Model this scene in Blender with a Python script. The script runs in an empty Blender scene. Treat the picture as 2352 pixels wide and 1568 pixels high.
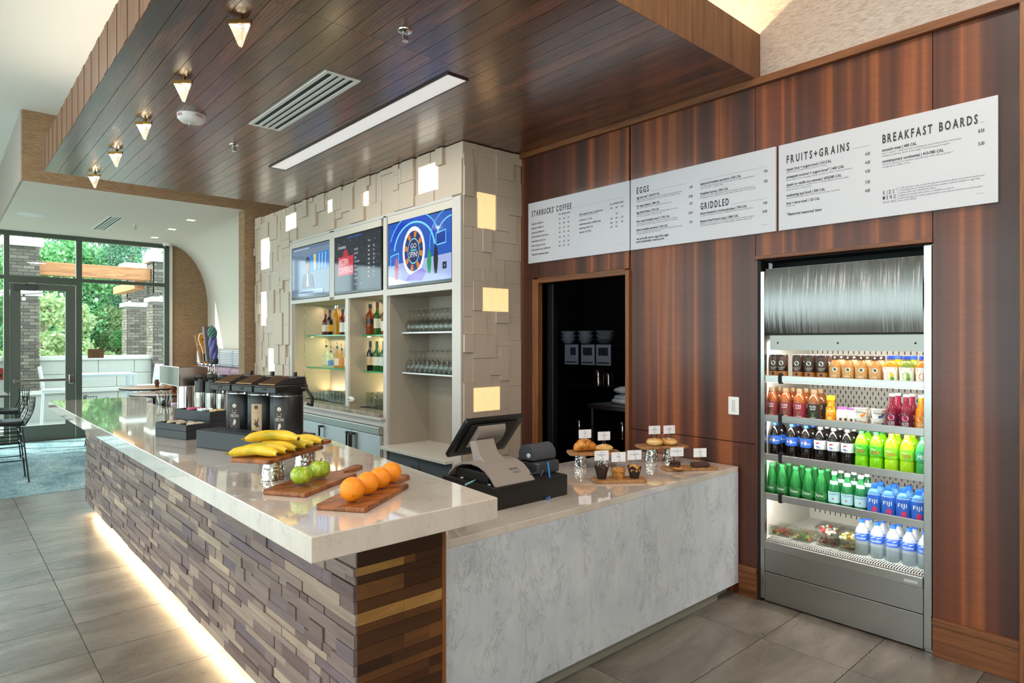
import bpy, bmesh, math, random
from mathutils import Matrix, Vector
random.seed(11)
PI = math.pi
S = bpy.context.scene
COL = S.collection
def R(a): return math.radians(a)

# ------------------------------------------------------------------ camera
cam_d = bpy.data.cameras.new('camera'); cam = bpy.data.objects.new('camera', cam_d); COL.objects.link(cam)
cam.location = (0, 0, 1.645); cam.rotation_euler = (R(90), 0, R(-41.9))
cam_d.sensor_fit = 'HORIZONTAL'; cam_d.sensor_width = 36; cam_d.lens = 36*1473/2352
cam_d.clip_start = .05; cam_d.clip_end = 300
S.camera = cam
S.cycles.transparent_max_bounces = 32; S.cycles.max_bounces = 14
# ------------------------------------------------------------------ world, sun, exposure
S.view_settings.view_transform = 'Standard'; S.view_settings.look = 'None'
S.view_settings.exposure = 0.0; S.view_settings.gamma = 1.0; S.view_settings.use_curve_mapping = False
W = bpy.data.worlds.new('sky'); S.world = W; W.use_nodes = True
bgn = W.node_tree.nodes['Background']; bgn.inputs[0].default_value = (.82, .92, 1.0, 1); bgn.inputs[1].default_value = 5.5
def lamp(name, typ, loc, power, color=(1, 1, 1), rot=(0, 0, 0), **k):
    d = bpy.data.lights.new(name, typ); d.energy = power; d.color = color
    for a, b in k.items(): setattr(d, a, b)
    o = bpy.data.objects.new(name, d); o.location = loc; o.rotation_euler = rot; COL.objects.link(o); return o
sun = lamp('sun', 'SUN', (0, 0, 20), 8.5, (1, .94, .84), (R(48), 0, R(-118)), angle=R(.6))
WARM = (1, .80, .56); SOFT = (1, .93, .85)
# added fill lamps for the hall (unseen, under the high ceiling)
for lx in (-3.2, -.9):
    for ly in (-1.6, 1.2, 4.2, 7.2):
        lamp('hall_fill_lamp', 'AREA', (lx, ly, 4.17), 34, SOFT, shape='DISK', size=.5)
for ly in (-1.6, .6):
    lamp('hall_fill_lamp', 'AREA', (2.4, ly, 4.17), 34, SOFT, shape='DISK', size=.5)
# daylight entering by the hall's big windows (portals guide the sky light in)
def portal(loc, rot, sx, sy):
    o = lamp('window_portal', 'AREA', loc, 1, rot=rot, shape='RECTANGLE', size=sx, size_y=sy); o.data.cycles.is_portal = True
portal((-4.45, 4.6, 1.9), (0, R(-90), 0), 3.2, 8.0)
portal((-2.6, -3.45, 1.8), (R(90), 0, 0), 2.4, 2.9)  # portal of the added rear window
portal((-1.2, 13.04, 1.9), (R(90), 0, PI), 8.6, 3.3)

# ------------------------------------------------------------------ materials
def lin(h):
    h = h.lstrip('#'); h = ''.join(q*2 for q in h) if len(h) == 3 else h; c = [int(h[i:i+2], 16)/255 for i in (0, 2, 4)]
    return tuple(x/12.92 if x <= .04045 else ((x+.055)/1.055)**2.4 for x in c)
class NT:
    def __init__(s, name):
        s.m = bpy.data.materials.new(name); s.m.use_nodes = True; s.t = s.m.node_tree
        s.p = s.t.nodes['Principled BSDF']; s.out = s.t.nodes['Material Output']
    def n(s, typ, **k):
        x = s.t.nodes.new(typ)
        for a, b in k.items():
            if a.startswith('_'): x.inputs[a[1:].replace('_', ' ')].default_value = b
            else: setattr(x, a, b)
        return x
    def l(s, a, b): s.t.links.new(a, b)
    def setv(s, nm, v):
        if hasattr(v, 'is_output'): s.l(v, s.p.inputs[nm])
        else: s.p.inputs[nm].default_value = v
    def pos(s, scale=(1, 1, 1), rand=0.0):
        g = s.n('ShaderNodeNewGeometry'); mp = s.n('ShaderNodeMapping'); mp.inputs['Scale'].default_value = scale
        src = g.outputs['Position']
        if rand:
            r = s.rnd(); ml = s.n('ShaderNodeMath', operation='MULTIPLY'); s.l(r, ml.inputs[0]); ml.inputs[1].default_value = rand
            ad = s.n('ShaderNodeVectorMath', operation='ADD'); s.l(src, ad.inputs[0]); s.l(ml.outputs[0], ad.inputs[1]); src = ad.outputs[0]
        s.l(src, mp.inputs['Vector']); return mp.outputs[0]
    def rnd(s):
        a = s.n('ShaderNodeObjectInfo'); b = s.n('ShaderNodeNewGeometry'); c = s.n('ShaderNodeMath', operation='ADD'); d = s.n('ShaderNodeMath', operation='FRACT')
        s.l(a.outputs['Random'], c.inputs[0]); s.l(b.outputs['Random Per Island'], c.inputs[1]); s.l(c.outputs[0], d.inputs[0]); return d.outputs[0]
    def noise(s, vec, scale=1, detail=4, rough=.55, dist=0):
        x = s.n('ShaderNodeTexNoise'); s.l(vec, x.inputs['Vector'])
        x.inputs['Scale'].default_value = scale; x.inputs['Detail'].default_value = detail; x.inputs['Roughness'].default_value = rough; x.inputs['Distortion'].default_value = dist
        return x.outputs['Fac']
    def ramp(s, fac, stops, interp='LINEAR'):
        x = s.n('ShaderNodeValToRGB'); x.color_ramp.interpolation = interp; e = x.color_ramp.elements
        while len(e) < len(stops): e.new(.5)
        for i, (p, c) in enumerate(stops):
            e[i].position = p; e[i].color = (*(lin(c) if isinstance(c, str) else (c, c, c)), 1)
        s.l(fac, x.inputs[0]); return x.outputs[0]
    def mix(s, fac, a, b, mode='MIX'):
        x = s.n('ShaderNodeMix', data_type='RGBA', blend_type=mode)
        for v, i in ((fac, 0), (a, 6), (b, 7)):
            if hasattr(v, 'is_output'): s.l(v, x.inputs[i])
            else: x.inputs[i].default_value = v if i == 0 else (*(lin(v) if isinstance(v, str) else v), 1)
        return x.outputs[2]
    def math(s, op, a, b=0.0):
        x = s.n('ShaderNodeMath', operation=op)
        for i, v in ((0, a), (1, b)):
            if hasattr(v, 'is_output'): s.l(v, x.inputs[i])
            else: x.inputs[i].default_value = v
        return x.outputs[0]
    def hsv(s, col, val=1.0, sat=1.0, hue=.5):
        x = s.n('ShaderNodeHueSaturation'); s.l(col, x.inputs['Color'])
        for nm, v in (('Value', val), ('Saturation', sat), ('Hue', hue)):
            if hasattr(v, 'is_output'): s.l(v, x.inputs[nm])
            else: x.inputs[nm].default_value = v
        return x.outputs[0]
    def bump(s, h, strength=.2, dist=.01):
        x = s.n('ShaderNodeBump'); x.inputs['Strength'].default_value = strength; x.inputs['Distance'].default_value = dist
        s.l(h, x.inputs['Height']); s.l(x.outputs[0], s.p.inputs['Normal'])
    def fin(s, col=None, rough=None, metal=None, coat=None, spec=None):
        if col is not None: s.setv('Base Color', col if hasattr(col, 'is_output') else (*lin(col), 1))
        if rough is not None: s.setv('Roughness', rough)
        if metal is not None: s.setv('Metallic', metal)
        if coat is not None: s.setv('Coat Weight', coat); s.p.inputs['Coat Roughness'].default_value = .12
        if spec is not None: s.setv('Specular IOR Level', spec)
        return s.m
_mc = {}
def P(h, rough=.5, metal=0, emis=0, coat=0, spec=None, eh=None):
    k = (h, rough, metal, emis, coat, spec, eh)
    if k not in _mc:
        n = NT('paint_'+h.lstrip('#')); m = n.fin(h, rough, metal, coat or None, spec)
        if emis:
            n.p.inputs['Emission Color'].default_value = (*lin(eh or h), 1); n.p.inputs['Emission Strength'].default_value = emis
        _mc[k] = m
    return _mc[k]
def wood(name, stops, scale, rough=.4, rand=9.0, var=.25, fine=.25, finescale=None, coat=None, dist=1.0, detail=4, bump=.08, satv=None, rr=None):
    n = NT(name); v = n.pos(scale, rand); f = n.noise(v, 1, detail, .55, dist)
    c = n.ramp(f, stops)
    if fine:
        v2 = n.pos(finescale or tuple(a*6 for a in scale), rand); f2 = n.noise(v2, 1, 3, .6)
        c = n.mix(fine, c, n.ramp(f2, [(.3, .25), (.65, 1.0)]), 'MULTIPLY'); 
        if bump: n.bump(f2, bump, .004)
    if var and rand:
        r = n.rnd(); c = n.hsv(c, n.math('MULTIPLY_ADD', r, 2*var) if 0 else n.math('ADD', n.math('MULTIPLY', r, 2*var), 1-var), 1.0)
    return n.fin(c, rough, None, coat)
def glassmat(name, tint='#f4faf8', ior=1.45, rough=.0, gloss=1.0, base=.04):
    n = NT(name); n.t.nodes.remove(n.p)
    tr = n.n('ShaderNodeBsdfTransparent'); tr.inputs[0].default_value = (*lin(tint), 1)
    gl = n.n('ShaderNodeBsdfGlossy'); gl.inputs['Roughness'].default_value = rough
    fr = n.n('ShaderNodeLayerWeight'); fr.inputs[0].default_value = .5
    a = n.math('ADD', n.math('MULTIPLY', n.math('POWER', fr.outputs['Facing'], 4.5), gloss*.85), base)
    mx = n.n('ShaderNodeMixShader'); n.l(a, mx.inputs[0]); n.l(tr.outputs[0], mx.inputs[1]); n.l(gl.outputs[0], mx.inputs[2]); n.l(mx.outputs[0], n.out.inputs[0])
    return n.m
def liquid(name, h, trans=.45, rough=.08, clear=0.0):
    n = NT(name); n.fin(h, rough, None, .6); tl = n.n('ShaderNodeBsdfTranslucent'); tl.inputs[0].default_value = (*lin(h), 1)
    mx = n.n('ShaderNodeMixShader'); mx.inputs[0].default_value = trans; n.l(n.p.outputs[0], mx.inputs[1]); n.l(tl.outputs[0], mx.inputs[2]); o = mx.outputs[0]
    if clear:
        tr = n.n('ShaderNodeBsdfTransparent'); tr.inputs[0].default_value = (*lin(h), 1)
        m2 = n.n('ShaderNodeMixShader'); m2.inputs[0].default_value = clear; n.l(o, m2.inputs[1]); n.l(tr.outputs[0], m2.inputs[2]); o = m2.outputs[0]
    n.l(o, n.out.inputs[0]); return n.m
def steel(name, h, rough, scale, st=.12):
    n = NT(name); f = n.noise(n.pos(scale), 1, 3, .5); n.bump(f, st, .002)
    return n.fin(n.mix(.35, n.ramp(f, [(.3, .72), (.7, 1.0)]), h, 'MULTIPLY') if 0 else h, rough, 1.0)
M = {}
def soffitwood():
    n = NT('soffit_plank_wood'); f = n.noise(n.pos((7, .7, 7), 17), 1, 3, .55, 1.5); c = n.ramp(f, [(.28, '#3a1d12'), (.5, '#653722'), (.7, '#8a5034')])
    w = n.n('ShaderNodeTexWave', wave_type='BANDS', bands_direction='X'); n.l(n.pos((1, .13, 1), 17), w.inputs['Vector'])
    for a, b in (('Scale', 16), ('Distortion', 11), ('Detail', 2.5), ('Detail Scale', 1.1), ('Detail Roughness', .55)): w.inputs[a].default_value = b
    c = n.mix(.62, c, n.ramp(w.outputs['Fac'], [(.12, .22), (.5, 1.0)]), 'MULTIPLY'); c = n.hsv(c, n.math('ADD', n.math('MULTIPLY', n.rnd(), .5), .75))
    n.bump(w.outputs['Fac'], .22, .003); n.fin(c, .34, None, .85); n.p.inputs['Coat Roughness'].default_value = .2; n.p.inputs['Coat IOR'].default_value = 1.7; return n.m
M['soffit'] = soffitwood()
M['fascia'] = wood('fascia_board_wood', [(.3, '#5f3b22'), (.55, '#825634'), (.75, '#55331d')], (16, 16, .9), .45, 9, .14, .45, (120, 120, 2))
def wallwood():
    n = NT('wall_panel_wood')
    v = n.pos((1.4, 5.6, .07)); f = n.noise(v, 1, 2, .55, .2)
    c = n.ramp(f, [(.27, '#30150d'), (.42, '#4e2416'), (.5, '#64301b'), (.57, '#9a5429'), (.61, '#76391d'), (.74, '#3f1c12')])
    v2 = n.pos((20, 90, 1.2)); f2 = n.noise(v2, 1, 3, .6)
    c = n.mix(.22, c, n.ramp(f2, [(.3, .45), (.65, 1.0)]), 'MULTIPLY')
    v3 = n.pos((6, 7, 110)); f3 = n.noise(v3, 1, 2, .5, 1.0)
    c = n.mix(.22, c, n.ramp(f3, [(.4, .5), (.55, 1.0)]), 'MULTIPLY'); n.bump(f2, .05, .003)
    return n.fin(c, .42, None, .15)
M['wallwood'] = wallwood()
M['trimwood'] = wood('trim_wood', [(.3, '#5c3018'), (.55, '#85502a'), (.75, '#6b3b1f')], (30, 1.5, 30), .45, 0, 0, .35, (150, 6, 150))
M['trimwood_v'] = wood('trim_wood_upright', [(.3, '#6a3a1d'), (.55, '#925a30'), (.75, '#743f20')], (30, 30, 1.5), .45, 0, 0, .35, (150, 150, 6))
def endwood():
    n = NT('end_strip_wood'); base = n.ramp(n.rnd(), [(0, '#3a2010'), (.25, '#52301a'), (.5, '#67401f'), (.72, '#4a2816'), (.84, '#7d4f28'), (.93, '#b98a4a'), (1, '#94612f')])
    f = n.noise(n.pos((3.5, 40, 26), 23), 1, 4, .6, 1.2); c = n.mix(.5, base, n.ramp(f, [(.3, .4), (.62, 1.0)]), 'MULTIPLY'); n.bump(f, .05, .002); return n.fin(c, .3, None, .3)
M['walnut_dark'] = endwood()
def veneer():
    n = NT('veneer_block_wood'); r = n.rnd()
    base = n.ramp(r, [(0, '#6f5856'), (.2, '#7f6863'), (.42, '#8c766f'), (.58, '#9a8378'), (.72, '#75626a'), (.84, '#b49b88'), (.92, '#a58d7f'), (1, '#c8ae98')])
    f = n.noise(n.pos((22, 2.2, 24), 31), 1, 4, .6, 1.6); c = n.mix(.45, base, n.ramp(f, [(.3, .45), (.6, 1.0)]), 'MULTIPLY')
    f2 = n.noise(n.pos((90, 6, 150), 31), 1, 3, .6); c = n.mix(.35, c, n.ramp(f2, [(.35, .55), (.6, 1.0)]), 'MULTIPLY'); n.bump(f2, .08, .003)
    return n.fin(c, .5)
M['veneer'] = veneer()
def stone(name, a, b, vein, rough, sc=1.0, vk=.85):
    n = NT(name); v = n.pos((sc, sc, sc*.5)); f = n.noise(v, 3, 5, .6, .3); c = n.ramp(f, [(.35, a), (.65, b)])
    f2 = n.noise(v, 4.5, 7, .74, .7); d = n.math('ABSOLUTE', n.math('SUBTRACT', f2, .5))
    f3 = n.noise(v, 4, 2, .5); k = n.ramp(d, [(0, 1.0), (.03, 0.0)]); k = n.math('MULTIPLY', k, n.ramp(f3, [(.44, 0.0), (.58, vk)]))
    c = n.mix(k, c, vein); f4 = n.noise(v, 160, 2); c = n.mix(.12, c, n.ramp(f4, [(.3, .55), (.6, 1.0)]), 'MULTIPLY')
    return n.fin(c, rough)
M['quartz'] = stone('quartz_slab', '#d6c8bb', '#e0d3c7', '#9a918b', .07, 2.0, .28)
q_ = M['quartz'].node_tree.nodes['Principled BSDF'].inputs; q_['Coat Weight'].default_value = 1; q_['Coat IOR'].default_value = 1.75; q_['Coat Roughness'].default_value = .03
M['quartz_front'] = stone('quartz_front', '#c3c8d0', '#d2d5da', '#6b6c74', .25, 3.0, .42)  # cooler copy of the slab quartz, bluish daylight put into its colour
def paper():
    n = NT('grasscloth'); f = n.noise(n.pos((14, 14, 190), 0), 1, 3, .65, .4); c = n.ramp(f, [(.3, '#785a40'), (.5, '#9c7c5c'), (.7, '#b59674')])
    f2 = n.noise(n.pos((3, 3, 40)), 1, 2); c = n.mix(.3, c, n.ramp(f2, [(.35, .7), (.65, 1.0)]), 'MULTIPLY'); n.bump(f, .25, .003); return n.fin(c, .75)
M['grass'] = paper()
def paper2():
    n = NT('linen_wallpaper'); f = n.noise(n.pos((14, 22, 150), 0), 1, 3, .65, .6); c = n.ramp(f, [(.3, '#9a8a82'), (.5, '#b8a9a1'), (.7, '#cabdb6')])
    n.bump(f, .3, .003); return n.fin(c, .7)
M['linen'] = paper2()
def tile():
    n = NT('porcelain_tile'); f = n.noise(n.pos((1.6, 5, 3), 13), 1, 6, .62, .6); c = n.ramp(f, [(.3, '#574e45'), (.5, '#6e655c'), (.7, '#857c72')])
    f2 = n.noise(n.pos((9, 28, 9), 13), 1, 5, .7, .8); c = n.mix(.4, c, n.ramp(f2, [(.3, .65), (.6, 1.0)]), 'MULTIPLY'); c = n.hsv(c, n.math('ADD', n.math('MULTIPLY', n.rnd(), .14), .93))
    n.bump(f2, .16, .006); return n.fin(c, n.ramp(f2, [(.3, .42), (.7, .24)]))
M['tile'] = tile()
def carpet():
    n = NT('carpet'); f = n.noise(n.pos((2.2, 1.4, 1)), 1, 6, .75, .4); f2 = n.noise(n.pos((55, 40, 50)), 1, 3, .7)
    c = n.ramp(f, [(.32, '#5f838f'), (.5, '#90b3bc'), (.68, '#bfd3d3')]); c = n.mix(.75, c, n.ramp(f2, [(.36, .22), (.56, 1.0)]), 'MULTIPLY'); n.bump(f2, .5, .01); return n.fin(c, .95)
M['carpet'] = carpet()
M['white'] = P('#e9e5dc', .7); M['ceil'] = P('#e6e4de', .8); M['greige'] = P('#b9ad9f', .45); M['frame_white'] = P('#dedad4', .4)
M['greige_dark'] = P('#8f8579', .55); M['black'] = P('#131313', .35); M['blackgloss'] = P('#101012', .12); M['rubber'] = P('#1d1d1f', .55)
M['charcoal'] = P('#2c2f34', .5); M['chrome'] = P('#d8d8da', .08, 1); M['brass'] = P('#8a6534', .25, 1); M['nickel'] = P('#a9a6a0', .25, 1)
M['steel_v'] = steel('brushed_steel_upright', '#b4b2ae', .26, (30, 30, 2)); M['steel_h'] = steel('brushed_steel_level', '#b9b6b1', .3, (2, 2, 160))
M['alu'] = P('#5b6459', .4, .5); M['alu_door'] = P('#646a62', .42, .4); M['concrete'] = P('#a9a8a2', .8); M['pavers'] = P('#8f8d87', .85)
M['pane'] = glassmat('window_glass', '#f3fbf8', 1.4, 0, .9, .02); M['glass'] = glassmat('clear_glass', '#f2f4f2', 1.5, .02, 1.0, .07); M['greenglass'] = glassmat('green_shelf_glass', '#bfe9d2', 1.5, .02, 1, .06)
M['text'] = P('#38343a', .6); M['textgrey'] = P('#77737a', .6); M['card'] = P('#eeeaf0', .6); M['board_w'] = P('#cdcbd2', .45)
M['acacia'] = wood('acacia_board', [(.28, '#4a2410'), (.45, '#8a4c22'), (.6, '#a9642e'), (.75, '#6b3616')], (7, 30, 12), .35, 5, .1, .3, (20, 160, 40))
M['oakboard'] = wood('oak_board', [(.3, '#8a5a34'), (.55, '#b58352'), (.75, '#9a6a40')], (12, 24, 14), .45, 5, .1, .3, (30, 140, 40))

# ------------------------------------------------------------------ mesh builder
class MB:
    def __init__(s): s.v = []; s.f = []; s.mi = []; s.T = Matrix.Identity(4); s.cm = 0
    def add(s, vs, fs, m=None):
        b = len(s.v); T = s.T
        s.v += [tuple(T @ Vector(p)) for p in vs]
        s.f += [tuple(b+i for i in f) for f in fs]; s.mi += [s.cm if m is None else m]*len(fs); return s
    def at(s, x=0, y=0, z=0, rz=0, rx=0, ry=0, sc=1):
        s.T = Matrix.Translation((x, y, z)) @ Matrix.Rotation(rz, 4, 'Z') @ Matrix.Rotation(ry, 4, 'Y') @ Matrix.Rotation(rx, 4, 'X') @ Matrix.Scale(sc, 4); return s
    def box(s, x0, y0, z0, x1, y1, z1, m=None):
        v = [(x0, y0, z0), (x1, y0, z0), (x1, y1, z0), (x0, y1, z0), (x0, y0, z1), (x1, y0, z1), (x1, y1, z1), (x0, y1, z1)]
        return s.add(v, [(0, 3, 2, 1), (4, 5, 6, 7), (0, 1, 5, 4), (1, 2, 6, 5), (2, 3, 7, 6), (3, 0, 4, 7)], m)
    def prism(s, pts, z0, z1, m=None, top=None):
        n = len(pts); tp = top or pts
        v = [(x, y, z0) for x, y in pts]+[(x, y, z1) for x, y in tp]
        f = [tuple(range(n))[::-1], tuple(range(n, 2*n))]+[(i, (i+1) % n, n+(i+1) % n, n+i) for i in range(n)]
        return s.add(v, f, m)
    def lathe(s, prof, seg=20, m=None, cx=0, cy=0, cz=0, sx=1, sy=1):
        v = []; n = len(prof)
        for r, z in prof:
            for k in range(seg):
                a = 2*PI*k/seg; v.append((cx+r*sx*math.cos(a), cy+r*sy*math.sin(a), cz+z))
        f = []
        for i in range(n-1):
            for k in range(seg):
                k2 = (k+1) % seg; f.append((i*seg+k, i*seg+k2, (i+1)*seg+k2, (i+1)*seg+k))
        if prof[0][0] > 1e-6: f.append(tuple(range(seg))[::-1])
        if prof[-1][0] > 1e-6: f.append(tuple((n-1)*seg+k for k in range(seg)))
        return s.add(v, f, m)
    def tube(s, pts, r, seg=8, m=None, cap=True):
        pts = [Vector(p) for p in pts]; n = len(pts); rr = r if isinstance(r, (list, tuple)) else [r]*n
        v = []; pn = None
        for i, p in enumerate(pts):
            t = (pts[min(i+1, n-1)]-pts[max(i-1, 0)]).normalized()
            if pn is None:
                a = Vector((0, 0, 1)) if abs(t.z) < .9 else Vector((1, 0, 0)); pn = (a-t*a.dot(t)).normalized()
            else:
                pn = (pn-t*pn.dot(t)).normalized()
            b = t.cross(pn)
            for k in range(seg):
                a = 2*PI*k/seg; v.append(tuple(p+(pn*math.cos(a)+b*math.sin(a))*rr[i]))
        f = [(i*seg+k, i*seg+(k+1) % seg, (i+1)*seg+(k+1) % seg, (i+1)*seg+k) for i in range(n-1) for k in range(seg)]
        if cap: f += [tuple(range(seg))[::-1], tuple((n-1)*seg+k for k in range(seg))]
        return s.add(v, f, m)
    def ball(s, c, r, seg=14, rings=9, m=None, fn=None):
        v = [];
        for i in range(rings+1):
            th = PI*i/rings
            for k in range(seg):
                ph = 2*PI*k/seg; d = (math.sin(th)*math.cos(ph), math.sin(th)*math.sin(ph), math.cos(th)); q = fn(d) if fn else 1
                rx = r if isinstance(r, (int, float)) else None
                R3 = (r, r, r) if rx is not None else r
                v.append((c[0]+d[0]*R3[0]*q, c[1]+d[1]*R3[1]*q, c[2]+d[2]*R3[2]*q))
        f = [(i*seg+k, (i+1)*seg+k, (i+1)*seg+(k+1) % seg, i*seg+(k+1) % seg) for i in range(rings) for k in range(seg)]
        return s.add(v, f, m)
    def build(s, name, mat, parent=None, smooth=0, bevel=0, loc=None, rz=0, seg=2):
        me = bpy.data.meshes.new(name); me.from_pydata(s.v, [], s.f)
        mats = mat if isinstance(mat, (list, tuple)) else [mat]
        for q in mats: me.materials.append(q)
        if len(mats) > 1: me.polygons.foreach_set('material_index', s.mi)
        if smooth:
            me.polygons.foreach_set('use_smooth', [True]*len(me.polygons)); me.set_sharp_from_angle(angle=R(smooth))
        me.validate(); me.update()
        o = bpy.data.objects.new(name, me); COL.objects.link(o); o.parent = parent
        if loc is not None: o.location = loc
        if rz: o.rotation_euler = (0, 0, rz)
        if bevel:
            b = o.modifiers.new('bevel', 'BEVEL'); b.width = bevel; b.segments = seg; b.limit_method = 'ANGLE'; b.angle_limit = R(40)
        return o
def tag(o, label=None, cat=None, group=None, kind=None):
    if label: o['label'] = label
    if cat: o['category'] = cat
    if group: o['group'] = group
    if kind: o['kind'] = kind
    return o
def thing(name, label, cat, loc=(0, 0, 0), rz=0, group=None):
    o = bpy.data.objects.new(name, None); COL.objects.link(o); o.empty_display_size = .05; o.location = loc; o.rotation_euler = (0, 0, rz)
    return tag(o, label, cat, group)
def struct(o): o['kind'] = 'structure'; return o
def copy_tree(o, parent=None):
    c = o.copy(); COL.objects.link(c); c.parent = parent
    for ch in list(o.children): copy_tree(ch, c)
    return c
def clone(o, loc, label=None, rz=None, group=None, sc=None):
    c = copy_tree(o); c.location = loc
    if rz is not None: c.rotation_euler = (0, 0, rz)
    if label: c['label'] = label
    if group: c['group'] = group
    if sc: c.scale = (sc, sc, sc)
    return c
ORD = ['first', 'second', 'third', 'fourth', 'fifth', 'sixth', 'seventh', 'eighth', 'ninth', 'tenth', 'eleventh', 'twelfth', 'thirteenth', 'fourteenth']
def inst(name, me, parent, loc, scale=(1, 1, 1), rz=0):
    o = bpy.data.objects.new(name, me); COL.objects.link(o); o.parent = parent; o.location = loc; o.scale = scale
    if rz: o.rotation_euler = (0, 0, rz)
    return o
_tc = {}
def glyphs(t, bold=0):
    if (t, bold) not in _tc:
        c = bpy.data.curves.new('t', 'FONT'); c.body = t; c.size = 1; c.resolution_u = 2; c.offset = bold; o = bpy.data.objects.new('t', c); COL.objects.link(o)
        me = bpy.data.meshes.new_from_object(o); vs = [(v.co.x, v.co.y) for v in me.vertices]; fs = [tuple(p.vertices) for p in me.polygons]
        bpy.data.objects.remove(o); bpy.data.curves.remove(c); bpy.data.meshes.remove(me)
        x0 = min((v[0] for v in vs), default=0); x1 = max((v[0] for v in vs), default=1)
        _tc[(t, bold)] = (vs, fs, x0, x1)
    return _tc[(t, bold)]
def text(mb, t, x0, y, h, x1=None, align='L', sx=.8, shear=0, m=None, fn=None, bold=0):
    """flat lettering in the local x/z plane facing -y (cap height h, baseline z=y); fn maps (x, z) -> 3d"""
    vs, fs, a, b = glyphs(t, bold); k = h/.69; kx = k*sx
    if x1 is not None: kx = (x1-x0)/(b-a)
    w = (b-a)*kx; ox = x0 if align == 'L' else (x0-w if align == 'R' else x0-w/2)
    P3 = [(ox+(px-a)*kx+shear*py*k, y+py*k) for px, py in vs]
    mb.add([fn(px, pz) if fn else (px, 0, pz) for px, pz in P3], fs, m)
def spaced(mb, t, x0, y, h, x1, sx=.52, bold=.03, fn=None):
    k = h/.69; g = [glyphs(c, bold) if c != ' ' else None for c in t]; ws = [(q[3]-q[2])*k*sx if q else h*.34 for q in g]
    gap = (x1-x0-sum(ws))/(len(t)-1); x = x0
    for q, w in zip(g, ws):
        if q: mb.add([fn(x+(px-q[2])*k*sx, y+py*k) for px, py in q[0]], q[1])
        x += w+gap
def arc(cx, cy, r, a0, a1, n=6):
    return [(cx+r*math.cos(R(a0+(a1-a0)*i/n)), cy+r*math.sin(R(a0+(a1-a0)*i/n))) for i in range(n+1)]
def rrect(x0, y0, x1, y1, r, n=4):
    return arc(x1-r, y0+r, r, -90, 0, n)+arc(x1-r, y1-r, r, 0, 90, n)+arc(x0+r, y1-r, r, 90, 180, n)+arc(x0+r, y0+r, r, 180, 270, n)
# ================================================================== room shell
fl = struct(MB().box(-4.6, -3.6, -.08, 4.7, 13.15, -.004).build('floor', P('#4c453e', .7)))
tm = MB().box(.0022, .0022, -.006, .9321, .4568, 0); tile_me = tm.build('tile', M['tile']).data
bpy.data.objects.remove(bpy.data.objects['tile'])
for i in range(-5, 4):
    for j in range(-8, 16):
        x, y = .6+.9343*i, 1.264+.459*j
        if y+.459 > 8.7: continue
        inst('tile', tile_me, fl, (x, y, 0), (1, 1, 1) if x < 3.1 else (.62, 1, 1))
struct(MB().box(-4.6, 8.538, -.004, 4.0, 13.1, .006).build('floor', M['carpet'])).name = 'floor_carpet'
# high ceiling, low ceiling with its bulkhead
mb = MB(); mb.box(-4.6, -3.6, 4.21, 4.1, 8.9, 4.32); mb.box(-4.6, 8.9, 4.21, .70, 13.15, 4.32); struct(mb.build('ceiling', M['ceil']))
low = struct(MB().box(.71, 8.9, 3.43, 3.3, 13.12, 3.52).build('ceiling', P('#e8dfd2', .8))); low.name = 'ceiling_low'
struct(MB().box(.70, 8.88, 3.428, 4.05, 8.9, 4.21).build('wall_bulkhead', M['grass']))
struct(MB().box(.69, 8.9, 3.428, .71, 13.12, 4.21).build('wall_bulkhead', M['linen']))
struct(MB().box(3.10, 8.88, 0, 4.05, 9.10, 3.43).build('wall_pillar', M['grass'], bevel=.004))
# curved cove: ceiling rolling down into the far right wall
pr = [(3.2, 3.43)]+[(3.2+.68*math.sin(a), 2.3+1.13*math.cos(a)) for a in [PI/2*i/16 for i in range(17)]][1:]+[(3.88, 0)]
pr2 = [(3.2, 3.52), (4.0, 3.52), (4.0, 0)]
mb = MB(); n = len(pr); v = [(x, 9.1, z) for x, z in pr]+[(x, 13.1, z) for x, z in pr]
mb.add(v, [(i, i+1, n+i+1, n+i) for i in range(n-1)]); mb.box(3.885, 9.1, 0, 4.0, 13.1, 3.5)
struct(mb.build('wall_right', P('#e8dfd2', .8), smooth=30)).name = 'wall_cove'
struct(MB().box(3.25, 13.09, 0, 4.0, 13.2, 3.52).build('wall_far', M['grass']))
struct(MB().box(3.2, 13.03, 0, 3.25, 13.2, 3.43).build('trim_2', M['frame_white']))
# left wall with the hall's windows, rear wall (both behind or beside the camera)
mb = MB(); mb.box(-4.7, -3.6, 0, -4.5, .6, 4.25); mb.box(-4.7, 8.6, 0, -4.5, 13.15, 4.25); mb.box(-4.7, .6, 0, -4.5, 8.6, .3); mb.box(-4.7, .6, 3.5, -4.5, 8.6, 4.25)
struct(mb.build('wall_left', M['white']))
wl = MB()
for k in range(6): wl.box(-4.64, .6+1.6*k-.035, .3, -4.56, .6+1.6*k+.035, 3.5)
for z in (.3, 2.4, 3.43): wl.box(-4.64, .6, z, -4.56, 8.6, z+.07)
wl = struct(wl.build('window_2', M['alu']))
MB().box(-4.605, .6, .3, -4.595, 8.6, 3.5).build('glass_pane', M['pane'], wl)
mb = MB(); mb.box(-4.6, -3.7, 0, -3.8, -3.5, 4.25); mb.box(-1.4, -3.7, 0, 4.7, -3.5, 4.25); mb.box(-3.8, -3.7, 0, -1.4, -3.5, .35); mb.box(-3.8, -3.7, 3.25, -1.4, -3.5, 4.25)
struct(mb.build('wall_rear', M['white']))
mb = MB()
for k in range(3): mb.box(-3.8+1.2*k-.03, -3.64, .35, -3.8+1.2*k+.03, -3.56, 3.25)
wb = struct(mb.build('added_window', M['alu'])); MB().box(-3.8, -3.605, .35, -1.4, -3.595, 3.25).build('glass_pane', M['pane'], wb)  # unseen rear window, added to bring cool light onto the counter front
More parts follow.
